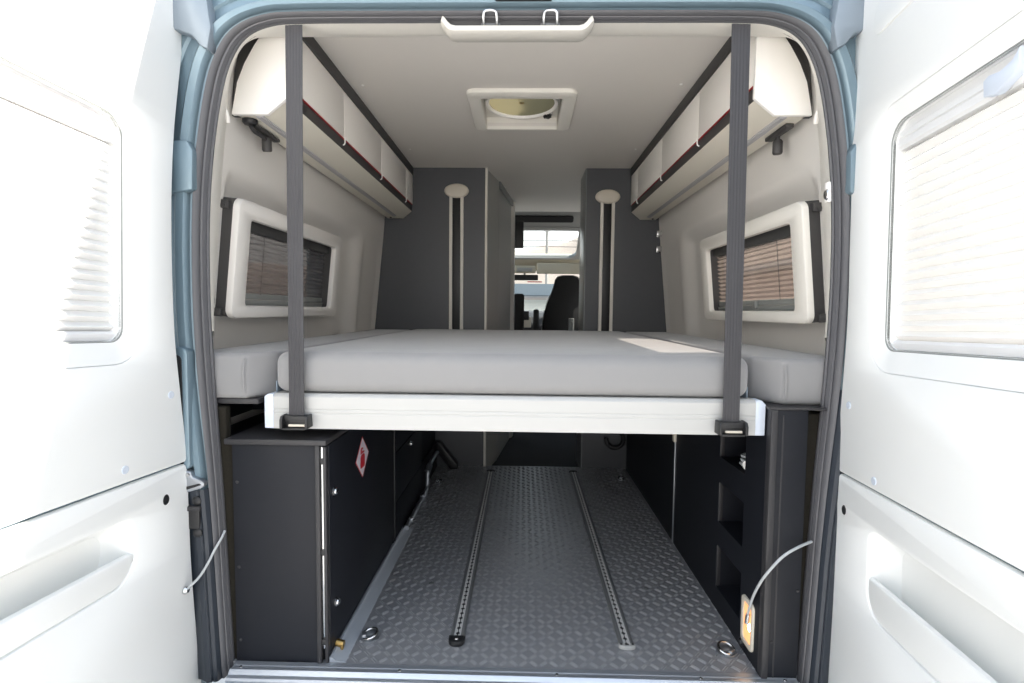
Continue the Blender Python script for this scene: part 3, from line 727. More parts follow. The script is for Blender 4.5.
def cushion(outline, z0, z1, r, crown=.006, seed=0.):
    """outline in XY (convex), rounded box with a soft top"""
    t = bmesh.new()
    A = [t.verts.new((x, y, z0)) for x, y in outline]; B = [t.verts.new((x, y, z1)) for x, y in outline]; n = len(outline)
    for i in range(n): t.faces.new((A[i], A[(i+1) % n], B[(i+1) % n], B[i]))
    t.faces.new(A[::-1]); t.faces.new(B)
    bmesh.ops.recalc_face_normals(t, faces=t.faces)
    bmesh.ops.bevel(t, geom=t.edges[:], offset=r, segments=6, affect='EDGES', profile=.5)
    xs = [v.co.x for v in t.verts]; ys = [v.co.y for v in t.verts]
    x0, x1, y0, y1 = min(xs), max(xs), min(ys), max(ys)
    for k in range(1, 26):
        f = k/26
        bmesh.ops.bisect_plane(t, geom=t.verts[:]+t.edges[:]+t.faces[:], plane_co=(0, y0+(y1-y0)*f, 0), plane_no=(0, 1, 0))
    nx = max(4, int((x1-x0)/.06))
    for k in range(1, nx):
        bmesh.ops.bisect_plane(t, geom=t.verts[:]+t.edges[:]+t.faces[:], plane_co=(x0+(x1-x0)*k/nx, 0, 0), plane_no=(1, 0, 0))
    for k in range(1, 6):
        bmesh.ops.bisect_plane(t, geom=t.verts[:]+t.edges[:]+t.faces[:], plane_co=(0, 0, z0+(z1-z0)*k/6), plane_no=(0, 0, 1))
    for v in t.verts:
        c = v.co
        ex = min(1, (c.x-x0)/.12, (x1-c.x)/.12); ey = min(1, (c.y-y0)/.12, (y1-c.y)/.12)
        k = max(0, ex)*max(0, ey)
        nz = noise.noise(Vector((c.x*3+seed, c.y*3, seed)))
        if c.z > (z0+z1)/2: c.z += crown*(smooth01(0, 1, k)-.6) + .003*nz*k
        h = (c.z-z0)/(z1-z0); bul = math.sin(PI*min(1, max(0, h)))
        if c.y < y0+.03: c.y -= .005*bul + .002*noise.noise(Vector((c.x*6, 1.3+seed, c.z*8)))
    return MB().add(t)
def rect(x0, x1, y0, y1): return [(x0, y0), (x1, y0), (x1, y1), (x0, y1)]
cm = obj('bed_mattress', cushion(rect(-.644, .618, -.088, 1.655), .7405, .853, .030, .004), m_fabric, smooth=70)
tag(cm, 'wide grey centre mattress lying on the white aluminium bed frame', 'mattress')
def piping(pts, r=.0028): return MB().tube(pts, r, 8)
ca_ = obj('bed_cushion', cushion([(-.885, -.088), (-.722, -.088), (-.668, -.01), (-.660, 1.655), (-.885, 1.655)], .7225, .848, .013, .003, 3.), m_fabric, smooth=70)
tag(ca_, 'narrow grey side cushion along the left wall beside the mattress', 'cushion')
obj('corner_seam', piping([(-.724, -.0905, .742), (-.7235, -.0955, .765), (-.723, -.0955, .80), (-.7225, -.0905, .830)]), m_fabric, ca_)
cb_ = obj('bed_cushion', cushion([(.705, -.088), (.885, -.088), (.885, 1.655), (.632, 1.655), (.648, -.01)], .7265, .850, .013, .003, 8.), m_fabric, smooth=70)
tag(cb_, 'narrow grey side cushion along the right wall beside the mattress', 'cushion')
obj('corner_seam', piping([(.707, -.0905, .745), (.706, -.0955, .77), (.7055, -.0955, .80), (.705, -.0905, .832)]), m_fabric, cb_)
tag(obj('cushion_shelf', MB().box(-.885, -.690, -.085, 1.66, .708, .7225, .003), m_cabedge), 'dark grey shelf board carrying the left side cushion', 'shelf')
tag(obj('cushion_support', MB().box(-.885, -.87, .0, 1.6, .632, .708).box(-.885, -.70, 1.60, 1.615, .632, .708).box(-.885, -.70, .22, .235, .632, .708), m_cab), 'dark support framework between the left gas locker and the cushion shelf', 'support')

# ---- lifting straps
def strap(xt0, xt1, xb0, xb1, lab):
    t = thing('bed_strap', lab, 'strap', ((xb0+xb1)/2, -.11, .65))
    prof_ = []
    n = 22
    def sec(x0, x1, y, z):
        fr = []; bk = []
        for i in range(n+1):
            f = i/n; q = .0009*(1 if i % 4 in (1, 2) else 0) * (1 if 1 < i < n-1 else 0)
            fr.append((x0+(x1-x0)*f, y-.0012-q, z)); bk.append((x0+(x1-x0)*f, y+.0012, z))
        return fr + bk[::-1]
    loops = []
    for k in range(13):
        f = k/12
        loops.append(sec(xb0+(xt0-xb0)*f, xb1+(xt1-xb1)*f, -.112+(-.0985+.112)*f, .672+(1.698-.672)*f))
    obj('webbing', MB().loft(loops), m_strap, t, smooth=25)
    xc = (xb0+xb1)/2
    bk = MB()
    for s_ in (-1, 1):
        bk.prism([(-.134, .653), (-.134, .676), (-.128, .686), (-.100, .688), (-.0965, .653)], 'X', xc+s_*.033-.0035, xc+s_*.033+.0035, .0015)
    bk.box(xc-.030, xc+.030, -.122, -.1165, .671, .685, .002)
    bk.box(xc-.030, xc+.030, -.132, -.0965, .650, .655, .002)
    b = obj('buckle', bk, m_black, t)
    obj('buckle_bar', MB().box(xc-.018, xc+.026, -.124, -.117, .6570, .6635, .002), m_cream, b)
    obj('buckle_tongue', MB().box(xc-.031, xc+.031, -.1165, -.0975, .655, .686, .002), m_black, b)
strap(-.594, -.5505, -.594, -.555, 'dark grey webbing strap hanging at the left end of the bed frame')
strap(.533, .579, .540, .582, 'dark grey webbing strap hanging at the right end of the bed frame')

# ================================================================ LOWER CABINETS
gl = thing('gas_locker', 'anthracite cabinet with latches and warning sticker under the left end of the bed', 'cabinet', (-.64, .25, 0))
obj('cabinet_body', MB().box(-.755, -.5125, -.0879, .607, .001, .603).box(-.885, -.755, -.06, .607, .001, .603), m_cab, gl)
obj('rear_panel', MB().box(-.755, -.530, -.102, -.088, -.0, .604, .001), m_cab, gl)
obj('cabinet_top', MB().box(-.772, -.498, -.112, .612, .604, .619, .003), m_cabedge, gl)
obj('corner_post', MB().box(-.530, -.518, -.108, -.088, .0, .604, .002).box(-.509, -.501, -.106, -.086, .0, .60, .002), m_cabedge, gl)
obj('hinge_strip', MB().box(-.5165, -.5105, -.101, -.090, .040, .598, .001), m_steel, gl)
gd = obj('cabinet_door', MB().box(-.5115, -.500, -.085, .603, .020, .600, .002), m_cab, gl)
def latch(y, z, parent, X=-.500):
    R = Matrix.Translation((X, y, z)) @ Matrix.Rotation(PI/2, 4, 'Y')
    return obj('latch', MB().lathe([(.0001, 0), (.013, 0), (.013, .003), (.010, .005), (.009, .009), (.006, .011), (.0001, .0115)], 20, R), m_steel, parent)
latch(-.052, .461, gd); latch(-.046, .140, gd)
for z in (.56, .31, .06): obj('hinge', MB().box(-.519, -.508, -.105, -.1005, z-.008, z+.008, .001), m_black, gl)
for x, z in ((-.743, .50), (-.743, .265), (-.743, .06)): obj('panel_screw', MB().lathe([(.0001, 0), (.0045, 0), (.003, .002), (.0001, .0025)], 12, Matrix.Translation((x, -.102, z)) @ Matrix.Rotation(PI/2, 4, 'X')), m_cabedge, gl)
# warning sticker: red bordered white diamond with a red gas bottle
SM = Matrix(((0, 0, 1, -.500), (1, 0, 0, .198), (0, 1, 0, .485), (0, 0, 0, 1)))
st = obj('warning_sticker', MB().plate([(-.068, 0), (0, -.068), (.068, 0), (0, .068)], [], 0, .0006, 0, SM), m_stred, gl)
obj('sticker_face', MB().plate([(-.063, 0), (0, -.063), (.063, 0), (0, .063)], [], .0006, .001, 0, SM), m_sticker, st)
bo = rrect(-.022, .022, -.034, .010, (.006, .006, .012, .012))
ic = MB().plate(bo, [], .001, .0014, 0, SM)
ic.plate([(-.021, .013), (.019, .013), (.019, .018), (-.006, .021), (-.006, .026), (.006, .026), (.006, .031), (-.013, .034), (-.021, .028)], [], .001, .0014, 0, SM)
obj('bottle_symbol', ic, m_stred, st)
sc_ = thing('side_cabinet', 'low anthracite cabinet with round latch behind the gas locker', 'cabinet', (-.69, 1.1, 0))
obj('cabinet_body', MB().box(-.885, -.5125, .614, 1.655, .001, .604), m_cab, sc_)
obj('cabinet_top', MB().box(-.885, -.505, .614, 1.66, .605, .618, .002), m_cabedge, sc_)
obj('side_panel', MB().box(-.512, -.503, .614, 1.655, .376, .603, .001), m_cab, sc_)
sd = obj('cabinet_door', MB().box(-.512, -.500, .618, 1.18, .165, .372, .002), m_cab, sc_)
latch(.90, .345, sd)
obj('kick_panel', MB().box(-.512, -.502, .618, 1.655, .001, .160, .001), m_cab, sc_)
obj('upright', MB().box(-.505, -.497, .608, .616, .0, .60), m_cabedge, sc_)

rc = thing('step_cabinet', 'anthracite cabinet with three open niches under the right end of the bed', 'cabinet', (.77, .27, 0))
mb = MB()
for y0, y1, z0, z1 in ((-.118, .020, 0, .718), (.206, .668, 0, .718), (.020, .206, 0, .075), (.020, .206, .213, .291), (.020, .206, .421, .504), (.020, .206, .630, .718)):
    mb.box(.660, .672, y0, y1, z0, z1)
obj('side_panel', mb, m_cab, rc)
for z0, z1 in ((.075, .213), (.291, .421), (.504, .630)):
    mb = MB(); mb.box(.672, .80, .008, .020, z0-.012, z1+.012).box(.672, .80, .206, .218, z0-.012, z1+.012).box(.672, .80, .020, .206, z0-.012, z0).box(.672, .80, .020, .206, z1, z1+.012).box(.80, .81, .008, .218, z0-.012, z1+.012)
    nn = obj('niche', mb, m_cab, rc)
    obj('niche_edge', MB().box(.6605, .674, .2045, .2095, z0, z1, .0005), m_cabedge, nn)
obj('rear_panel', MB().box(.672, .755, -.118, -.106, .0, .718, .001), m_cab, rc)
obj('corner_profile', MB().box(.659, .676, -.124, -.116, .0, .719, .002).box(.6585, .6655, -.122, -.10, .0, .719, .002), m_cabedge, rc)
obj('panel_seam', MB().box(.690, .694, -.1195, -.117, .0, .705, .0005), m_cabedge, rc)
obj('top_board', MB().box(.655, .800, -.121, .666, .7185, .726, .002), m_cabedge, rc)
for x, z in ((.685, .10), (.748, .24)): obj('panel_screw', MB().lathe([(.0001, 0), (.004, 0), (.003, .002), (.0001, .0025)], 10, Matrix.Translation((x, -.118, z)) @ Matrix.Rotation(PI/2, 4, 'X')), m_cabedge, rc)
rc2 = thing('side_cabinet', 'plain anthracite cabinet side in the dark beyond the niche cabinet', 'cabinet', (.77, 1.15, 0))
obj('side_panel', MB().box(.660, .672, .680, 1.655, .001, .718), m_cab, rc2)
obj('joint_strip', MB().box(.655, .6595, .669, .679, .002, .44, .001), m_galv, rc2)
obj('strip_clip', MB().box(.648, .6595, .662, .690, .43, .475, .003), m_cream, rc2)
obj('top_board', MB().box(.66, .885, .680, 1.655, .7185, .726, .002), m_cabedge, rc2)
for sgn in (-1, 1):
    cpts = [(-.80, -.03), (-.7565, -.03), (-.7565, .30), (-.7565, .600), (-.774, .604), (-.774, .70), (-.835, .705), (-.83, .4)] if sgn < 0 else [(-.80, -.03), (-.758, -.03), (-.758, .705), (-.835, .705), (-.83, .4)]
    tag(obj('carpet_strip', MB().prism(cpts, 'Y', -.094, -.070, .003, M=ID if sgn < 0 else MIR), m_carpet), 'dark brown carpet edging between seal and cabinet on the %s' % ('left' if sgn < 0 else 'right'), 'carpet edging')

# ---- coiled cable with white plug in the top niche
cc = thing('coiled_cable', 'grey cable coil with white plug in the top niche', 'cable', (.70, .08, .504))
cpts = []
for k in range(56):
    a = 2*PI*k/18; r = .030 + .004*math.sin(k*1.7)
    cpts.append((.705 + r*.9*math.cos(a), .075 + r*1.35*math.sin(a), .5085 + .0028*k/4 + .004*math.sin(k)))
for p in range(len(cpts)): cpts[p] = (cpts[p][0], cpts[p][1], max(.510, cpts[p][2]))
obj('cable', MB().tube(cpts, .0042, 8), m_cable, cc)
obj('plug', MB().tube([(.690, .046, .526), (.678, .042, .524), (.673, .040, .5225), (.672, .039, .5225)], [.012, .0155, .0155, .010], 16), m_lockend, cc)

# ---- courtesy lamp with cable
lp = thing('courtesy_lamp', 'lit amber lamp in a cream bezel on the niche cabinet side', 'lamp', (.66, -.037, .035))
LM = Matrix(((0, 0, -1, .660), (-1, 0, 0, -.036), (0, 1, 0, .100), (0, 0, 0, 1)))
bz = rrect(-.037, .037, -.068, .068, .016)
obj('bezel', MB().plate(bz, [rrect(-.022, .026, -.052, .054, .010)], 0, .006, .003, LM), m_cream, lp)
ln = obj('lens', MB().plate(rrect(-.022, .026, -.052, .054, .010), [], -.001, .0035, .002, LM), m_lens, lp)
obj('bulb', MB().lathe([(.0001, .0035), (.011, .0036), (.008, .0050), (.0001, .0056)], 18, LM @ Matrix.Translation((.014, -.004, 0)), .8, 1.2), m_bulb, ln)
kc = thing('retaining_cable', 'grey cable curving from the amber lamp to the right rubber seal', 'cable', (.72, -.09, .10))
cp = catmull([(.650, -.052, .128), (.6495, -.060, .152), (.649, -.084, .205), (.6505, -.118, .262), (.660, -.142, .306), (.690, -.148, .347), (.7286, -.142, .368), (.778, -.117, .3735)], 7)
obj('cable', MB().tube(cp, .0034, 8), m_cable, kc)
obj('ferrule', MB().cyl((.6495, -.0505, .108), (.6505, -.054, .136), .0062, n=14), m_steel, kc)

# ================================================================ FLOOR FITTINGS
def track(x, y0, y1, lab, cap):
    t = thing('lashing_rail', lab, 'lashing rail', (x, (y0+y1)/2, 0))
    w = .021
    body = [(-w, .0015), (-w, .0075), (-w+.005, .0115), (-.0085, .0115), (-.0085, .0055), (.0085, .0055), (.0085, .0115), (w-.005, .0115), (w, .0075), (w, .0015)]
    obj('rail_body', MB().prism([(x+a, b) for a, b in body], 'Y', y0, y1), m_track, t, smooth=25)
    # scalloped lips of the slot
    mb = MB()
    for s_ in (-1, 1):
        pts = []; n = int((y1-y0)/.025)
        for k in range(n*6+1):
            yy = y0 + k*.025/6
            pts.append((x + s_*(.0016 + .0068*max(0., math.sin(2*PI*k/6.+.5))**.7), yy))
        poly = [(x+s_*.0100, y0), (x+s_*.0100, y0+n*.025)]
        A = pts; B = [(x+s_*.0098, p[1]) for p in pts]
        mb.loft([[(p[0], p[1], .0121) for p in A], [(p[0], p[1], .0121) for p in B]], closed=False, caps=False)
        mb.loft([[(p[0], p[1], .0121) for p in A], [(p[0], p[1], .0085) for p in A]], closed=False, caps=False)
    bmesh.ops.recalc_face_normals(mb.bm, faces=mb.bm.faces)
    obj('slot_lip', mb, m_lip, t, smooth=25)
    obj('slot_floor', MB().box(x-.0080, x+.0080, y0, y1, .0052, .0062), m_black, t)
    if cap == 'black':
        c = MB().prism(rrect(x-.0235, x+.0235, y0-.022, y0+.012, (.020, .020, .003, .003)), 'Z', .0012, .0165, .003)
        e = obj('end_cap', c, m_black, t)
        obj('cap_screw', MB().lathe([(.0001, 0), (.006, 0), (.005, .002), (.0001, .003)], 14, Matrix.Translation((x, y0-.004, .0165))), m_steel, e)
    else:
        c = MB().prism([(x-.023, y0-.004), (x-.010, y0-.010), (x+.010, y0-.010), (x+.023, y0-.004), (x+.023, y0+.006), (x+.012, y0+.006), (x+.007, y0-.002), (x-.007, y0-.002), (x-.012, y0+.006), (x-.023, y0+.006)], 'Z', .0012, .0125, .001)
        e = obj('end_cap', c, m_alu, t)
        for s_ in (-1, 1): obj('cap_screw', MB().lathe([(.0001, 0), (.004, 0), (.003, .0015), (.0001, .001)], 12, Matrix.Translation((x+s_*.0165, y0+.001, .0125))), m_black, e)
    obj('rear_cap', MB().prism(rrect(x-.022, x+.022, y1-.004, y1+.018, (.003, .003, .018, .018)), 'Z', .0012, .0150, .003), m_black, t)
track(-.163, -.005, 1.565, 'dark perforated lashing rail with black end cap on the floor plate', 'black')
track(.329, -.012, 1.575, 'dark perforated lashing rail with bright end cap on the floor plate', 'silver')

def tie(x, y, ang, lab, small=False):
    t = thing('tie_down_ring', lab, 'lashing ring', (x, y, 0))
    k = .7 if small else 1.
    obj('ring_base', MB().lathe([(.0001, .0012), (.026*k, .0012), (.026*k, .004), (.020*k, .006), (.0001, .006)], 24, Matrix.Translation((x, y, 0))), m_galv, t)
    pts = []
    for i in range(25):
        a = 2*PI*i/24
        pts.append(Matrix.Translation((x, y, .012)) @ Matrix.Rotation(ang, 4, 'Z') @ Vector((.021*k*math.cos(a), .023*k*math.sin(a), .005*math.cos(a))))
    obj('ring', MB().tube(pts, .0042*k, 10), m_steel, t)
    obj('ring_clamp', MB().box(-.024*k, -.010*k, -.011*k, .011*k, .004, .018, .004, M=Matrix.Translation((x, y, 0)) @ Matrix.Rotation(ang, 4, 'Z')), m_galv, t)
tie(-.421, .010, .35, 'folded steel lashing ring on the floor beside the gas locker')
tie(.609, -.018, 2.2, 'folded steel lashing ring on the floor beside the amber lamp')
tie(-.440, 1.36, .3, 'small lashing ring far back on the floor beside the metal pipe', True)
tie(.595, 1.47, 1.2, 'small lashing ring far back on the floor beside the dark right cabinet', True)

fs = thing('floor_edge_strip', 'pale sealed metal strip along the foot of the gas locker', 'floor edging', (-.49, .35, 0))
obj('strip', MB().prism([(-.4995, .0005), (-.4995, .015), (-.493, .015), (-.484, .006), (-.460, .0032), (-.456, .0005)], 'Y', -.100, .76), m_seal, fs)
pp = thing('metal_pipe', 'bent galvanised pipe rising from the floor beside the low left cabinet', 'pipe', (-.48, 1.1, 0))
obj('pipe', MB().tube(catmull([(-.478, .73, .016), (-.478, .92, .016), (-.478, 1.12, .017), (-.478, 1.19, .022), (-.478, 1.215, .05), (-.478, 1.225, .10), (-.476, 1.25, .128), (-.468, 1.33, .150), (-.458, 1.40, .165)], 6), .0115, 12), m_galv, pp)
obj('pipe_joint', MB().cyl((-.478, 1.085, .017), (-.478, 1.125, .018), .0165), m_galv, pp)
obj('pipe_joint', MB().cyl((-.478, 1.222, .112), (-.473, 1.255, .134), .0165), m_galv, pp)
obj('pipe_clamp', MB().cyl((-.478, .80, .016), (-.478, .82, .016), .015).box(-.494, -.462, .80, .82, .0005, .006), m_steel, pp)
tag(obj('brace', MB().prism([(-.498, .165), (-.480, .165), (-.372, .030), (-.372, .001), (-.412, .001), (-.498, .105)], 'Y', 1.61, 1.665, .003), m_black), 'black diagonal brace at the foot of the left grey partition', 'brace')
bp_ = thing('brass_plug', 'small brass plug at the rear foot of the gas locker door', 'plug', (-.482, -.045, .005))
obj('plug_body', MB().cyl((-.499, -.045, .020), (-.478, -.047, .018), .011, .009, 16), m_brass, bp_)
obj('plug_tab', MB().box(-.486, -.478, -.056, -.046, .0045, .016, .002), m_brass, bp_)
bs = thing('foot_bolt', 'black bolt at the floor edge of the niche cabinet', 'bolt', (.656, .010, .02))
obj('bolt_head', MB().cyl((.660, -.002, .022), (.651, -.002, .021), .011, .008, 12), m_black, bs)
obj('bolt_washer', MB().cyl((.6605, -.002, .022), (.657, -.002, .022), .015, .015, 16), m_cabedge, bs)
ho = thing('air_hose', 'black corrugated air hose loop on the foot of the right grey partition', 'hose', (.60, 1.66, .11))
hpts = []
for k in range(49):
    a = PI*.95 + 2*PI*.95*k/48*.9
    hpts.append((.587 + .052*math.cos(a), 1.650, .190 + .052*math.sin(a)))
obj('hose', MB().tube(hpts, [.0130 + .0016*(k % 2) for k in range(49)], 12), m_black, ho, smooth=20)

# ================================================================ DRIVER'S CAB
def seat(x, y, lab, label_arm=None):
    t = thing('cab_seat', lab, 'seat', (x, y, -.05))
    # backrest with headrest in one shell, seen from behind
    prof_ = [(.235, .42), (.245, .60), (.242, .80), (.225, .94), (.190, 1.06), (.150, 1.15), (.128, 1.22), (.118, 1.27), (.098, 1.298), (.055, 1.312)]
    outl = [(-a, z) for a, z in prof_] + [(a, z) for a, z in prof_[::-1]]
    def loop(y_, k): return [(x + a*k, y_ + .10*(z-.42)*-1*.35, .42+(z-.42)*(1 if k > .9 else .985)) for a, z in outl]
    obj('backrest', MB().loft([loop(y, .90), loop(y+.015, .985), loop(y+.06, 1.0), loop(y+.12, .97), loop(y+.145, .88)]), m_seat, t, smooth=60)
    edge = [(x+a*1.0, y-.10*(z-.42)*.35+.012, z) for a, z in outl]
    obj('piping', MB().tube(edge, .005, 6), m_seatedge, t)
    obj('seat_base', MB().box(x-.24, x+.24, y+.06, y+.56, .30, .46, .04, 4), m_seat, t)
    obj('pedestal', MB().box(x-.19, x+.19, y+.10, y+.48, -.05, .30, .02), m_dark, t)
    return t
s1 = seat(.445, 3.57, 'black cab seat seen from behind at the right of the passage')
s2 = seat(-.235, 3.62, 'black cab seat half hidden at the left of the passage')
obj('armrest', MB().box(-.075, .028, 3.55, 3.63, .72, 1.135, .025, 4), m_seat, s2)
obj('armrest', MB().box(.118, .172, 3.50, 3.57, .70, .985, .022, 4), m_seat, s1)
tag(obj('seat_bracket', MB().box(.452, .50, 3.40, 3.46, -.05, .90, .004).lathe([(.0001, 0), (.012, 0), (.008, .004), (.0001, .005)], 14, Matrix.Translation((.476, 3.40, .868)) @ Matrix.Rotation(PI/2, 4, 'X')), m_rail), 'grey belt bracket post beside the black seat at the passage end', 'bracket')
da = thing('dashboard', 'dark dashboard with pale instrument parts beyond the cab seats', 'dashboard', (0, 4.6, .5))
obj('dash_body', MB().prism([(4.40, .45), (4.36, .80), (4.44, .90), (4.60, .95), (5.0, .97), (5.05, .45)], 'X', -.96, .96, .02), m_dash, da)
obj('pale_panel', MB().box(.0, .11, 4.325, 4.37, .78, .90, .008), m_cream, da)
obj('screen_panel', MB().box(.018, .085, 4.30, 4.326, .865, .965, .006), m_black, da)
obj('instrument_hood', MB().prism([(4.36, .88), (4.40, .965), (4.50, .985), (4.62, .96)], 'X', -.30, -.02, .01), m_cream, da)
tag(obj('dashboard_shell', MB().box(-.985, .985, 4.56, 4.60, -.25, .86), m_dash), 'dark bulkhead under the windscreen behind the dashboard', 'bulkhead', kind='structure')

# windscreen with header, roof window, lamp console, visor, mirror
w3 = thing('window_3', 'van windscreen beyond the cab seats', 'windscreen', (0, 4.8, .9), kind='structure')
obj('pane', MB().loft([[(-.95, 5.12, .95), (.95, 5.12, .95), (.95, 5.124, .95), (-.95, 5.124, .95)], [(-.88, 4.47, 1.44), (.88, 4.47, 1.44), (.88, 4.474, 1.445), (-.88, 4.474, 1.445)]]), m_glass, w3)
obj('screen_header', MB().prism([(4.36, 1.60), (4.47, 1.435), (4.52, 1.43), (4.45, 1.62)], 'X', -.985, .985), m_visor, w3)
mb = MB()
for s_ in (-1, 1): mb.tube([(s_*.955, 5.12, .93), (s_*.885, 4.46, 1.45)], .035, 10)
obj('screen_pillar', mb, m_dark, w3)
w4 = thing('window_4', 'panoramic roof window above the windscreen', 'roof window', (.2, 4.1, 1.6), kind='structure')
p0, p1 = Vector((0, 3.70, 2.03)), Vector((0, 4.37, 1.565))
dv = (p1-p0); ln_ = dv.length; dv.normalize(); nv = Vector((1, 0, 0)).cross(dv)
WM = Matrix(((1, dv.x, nv.x, p0.x), (0, dv.y, nv.y, p0.y), (0, dv.z, nv.z, p0.z), (0, 0, 0, 1)))
obj('window_frame', MB().plate(rrect(-.985, .985, -.02, ln_, .02), [rrect(-.56, .60, .345, .785, (.05, .05, .09, .09))], -.02, .015, .006, WM), m_rframe, w4)
obj('window_reveal', MB().plate(rrect(-.60, .64, .305, .81, .05), [rrect(-.56, .60, .345, .785, (.05, .05, .09, .09))], -.028, .022, .006, WM), m_rframe, w4)
obj('pane', MB().plate(rrect(-.57, .61, .335, .795, .02), [], -.004, .0, 0, WM), m_glass, w4)
obj('blind_slot', MB().plate(rrect(-.54, .520, .14, .225, (.02, .02, .02, .05)), [], -.035, -.022, .004, WM).plate(rrect(-.54, .520, .14, .225, (.02, .05, .02, .02)), [], .03, .034, .002, WM), m_black, w4)
tag(obj('ceiling_cab', MB().box(-.985, .985, 3.02, 3.04, 1.83, 2.06).box(-.985, .985, 3.02, 3.74, 2.04, 2.055), m_lining), 'pale raised ceiling over the driver cab', 'ceiling', kind='structure')
lc = thing('lamp_console', 'beige map lamp console above the rear view mirror', 'lamp console', (.04, 4.38, 1.40))
obj('console', MB().box(-.09, .155, 4.34, 4.40, 1.392, 1.475, .015, 3), m_visor, lc)
obj('lamp_panel', MB().box(-.055, .115, 4.332, 4.342, 1.405, 1.450, .008, 3), m_bath, lc)
tag(obj('sun_visor', MB().box(.165, .70, 4.33, 4.36, 1.385, 1.505, .012, 4), m_visor), 'beige sun visor folded up above the right cab seat', 'sun visor')
mr = thing('rear_mirror', 'black rear view mirror at the top of the windscreen', 'mirror', (.06, 4.42, 1.31))
obj('mirror_housing', MB().box(-.13, .185, 4.40, 4.45, 1.315, 1.378, .014, 4), m_black, mr)
obj('mirror_stem', MB().cyl((.03, 4.44, 1.34), (.03, 4.50, 1.42), .012), m_black, mr)
tag(obj('sticker_strip', MB().box(.065, .235, 4.615, 4.619, 1.304, 1.316), m_red), 'narrow red sticker on the windscreen below the mirror', 'sticker')
tv = thing('tv_screen', 'slim black screen mounted at the left end of the passage', 'television', (-.02, 2.75, 1.47))
obj('screen_housing', MB().box(-.085, .016, 2.735, 2.775, 1.476, 1.69, .006), m_black, tv)
obj('wall_bracket', MB().box(-.11, -.075, 2.70, 2.76, 1.55, 1.61, .004), m_black, tv)

# ================================================================ OUTSIDE
gm = MB(); gm.box(-60, 60, -40, 130, -.80, -.62)
tag(obj('ground', gm, m_ground), 'pale concrete yard around the van', 'ground', kind='structure')
t = bmesh.new(); nx, ny = 90, 30; V = []
for j in range(ny+1):
    row = []
    for i in range(nx+1):
        x = -70 + 140*i/nx; y = 55 + 60*j/ny
        f = smooth01(0, .25, j/ny)
        h = 10.1 + 6*smooth01(-5, 25, x) - 3*smooth01(-5, -40, x)
        h += 1.2*noise.noise(Vector((x*.09, y*.09, 0))) + .5*noise.noise(Vector((x*.4, y*.4, 3)))
        row.append(t.verts.new((x, y, -.65 + f*h)))
    V.append(row)
for j in range(ny):
    for i in range(nx): t.faces.new((V[j][i], V[j][i+1], V[j+1][i+1], V[j+1][i]))
tag(obj('hill', MB().add(t), m_hill, smooth=80), 'dry brown hillside seen through the roof window', 'hill', kind='structure')
bu = thing('shed', 'low shed with blue grey roof seen through the windscreen', 'building', (0, 33, -.62))
obj('shed_wall', MB().box(-9, 9, 31, 37, -.62, 1.75), m_green, bu)
obj('shed_roof', MB().prism([(30.4, 1.72), (30.4, 1.95), (34, 2.85), (37.6, 1.95), (37.6, 1.72)], 'X', -9.6, 9.6), m_shed, bu)
obj('roof_edge', MB().box(-9.6, 9.6, 30.34, 30.40, 1.66, 1.80), m_dark, bu)
rb2 = thing('side_building', 'pinkish brown building seen through the right side window', 'building', (12, 16, -.62))
obj('building_wall', MB().box(10.5, 14, 1.5, 40, -.62, 2.75), m_brick, rb2)
obj('building_roof', MB().prism([(10.2, 2.70), (10.2, 2.85), (12.2, 3.5), (14.3, 2.85), (14.3, 2.70)], 'Y', 1.2, 40.3), m_dark, rb2)
po = thing('utility_pole', 'utility pole with wires on the hillside seen through the roof window', 'utility pole', (2.3, 50, -.62))
obj('pole', MB().cyl((2.3, 50, -.62), (2.3, 50, 9.6), .16, .12, 12), m_pole, po)
obj('crossarm', MB().box(2.0, 2.6, 49.9, 50.1, 8.9, 9.1), m_pole, po)
for dz in (7.4, 8.0, 9.0):
    obj('wire', MB().tube(catmull([(-45, 50, dz+1), (-20, 50, dz-.2), (2.3, 50, dz), (25, 50, dz-.2), (45, 50, dz+1)], 6), .03, 5), m_dark, po)

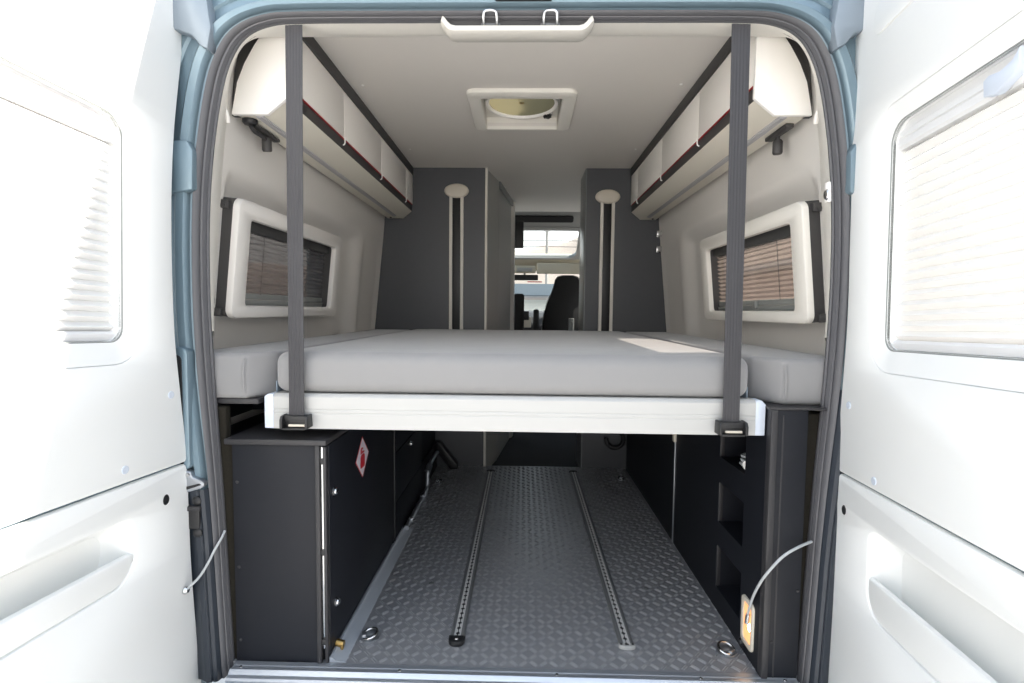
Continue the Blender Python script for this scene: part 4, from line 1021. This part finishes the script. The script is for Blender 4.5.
# ================================================================ LIGHT
wd = bpy.data.worlds.new('World'); SC.world = wd; wd.use_nodes = True
N = wd.node_tree.nodes; L = wd.node_tree.links; N.clear()
out = N.new('ShaderNodeOutputWorld'); bg = N.new('ShaderNodeBackground')
tc = N.new('ShaderNodeTexCoord'); sx = N.new('ShaderNodeSeparateXYZ'); L.new(tc.outputs['Generated'], sx.inputs[0])
rp = N.new('ShaderNodeValToRGB'); L.new(sx.outputs['Z'], rp.inputs['Fac'])
rp.color_ramp.elements[0].position = 0.0; rp.color_ramp.elements[0].color = (1.0, .97, .93, 1)
rp.color_ramp.elements[1].position = .8; rp.color_ramp.elements[1].color = (.70, .82, 1.0, 1)
e = rp.color_ramp.elements.new(.25); e.color = (.93, .96, 1.0, 1)
L.new(rp.outputs['Color'], bg.inputs['Color']); bg.inputs['Strength'].default_value = 1.0
L.new(bg.outputs[0], out.inputs['Surface'])
sl = bpy.data.lights.new('sun', 'SUN'); sl.energy = 9.0; sl.angle = math.radians(.6); sl.color = (1., .93, .85)
so = bpy.data.objects.new('sun', sl); COL.objects.link(so)
so.rotation_euler = Vector((.78, .19, .60)).to_track_quat('Z', 'Y').to_euler(); so.location = (10, 3, 9)

# ================================================================ CAMERA
YAW, PITCH, ROLL, F = .0215, .060, .010, 510.
f = Vector((-math.sin(YAW)*math.cos(PITCH), math.cos(YAW)*math.cos(PITCH), -math.sin(PITCH)))
r = Vector((math.cos(YAW), math.sin(YAW), 0)); u = r.cross(f)
r2 = r*math.cos(ROLL) + u*math.sin(ROLL); u2 = u*math.cos(ROLL) - r*math.sin(ROLL)
cam = bpy.data.cameras.new('camera'); co = bpy.data.objects.new('camera', cam); COL.objects.link(co)
cam.sensor_width = 36; cam.lens = F/1024*36; cam.clip_start = .02; cam.clip_end = 400
co.matrix_world = Matrix(((r2.x, u2.x, -f.x, .02), (r2.y, u2.y, -f.y, -1.43), (r2.z, u2.z, -f.z, .966), (0, 0, 0, 1)))
SC.camera = co
SC.view_settings.view_transform = 'Standard'; SC.view_settings.look = 'None'
SC.view_settings.exposure = 1.08; SC.view_settings.gamma = 1.0; SC.view_settings.use_curve_mapping = False
SC.cycles.use_denoising = True
SC.cycles.max_bounces = 14; SC.cycles.diffuse_bounces = 10; SC.cycles.transparent_max_bounces = 24
SC.cycles.sample_clamp_indirect = 20.0
bpy.context.view_layer.update()
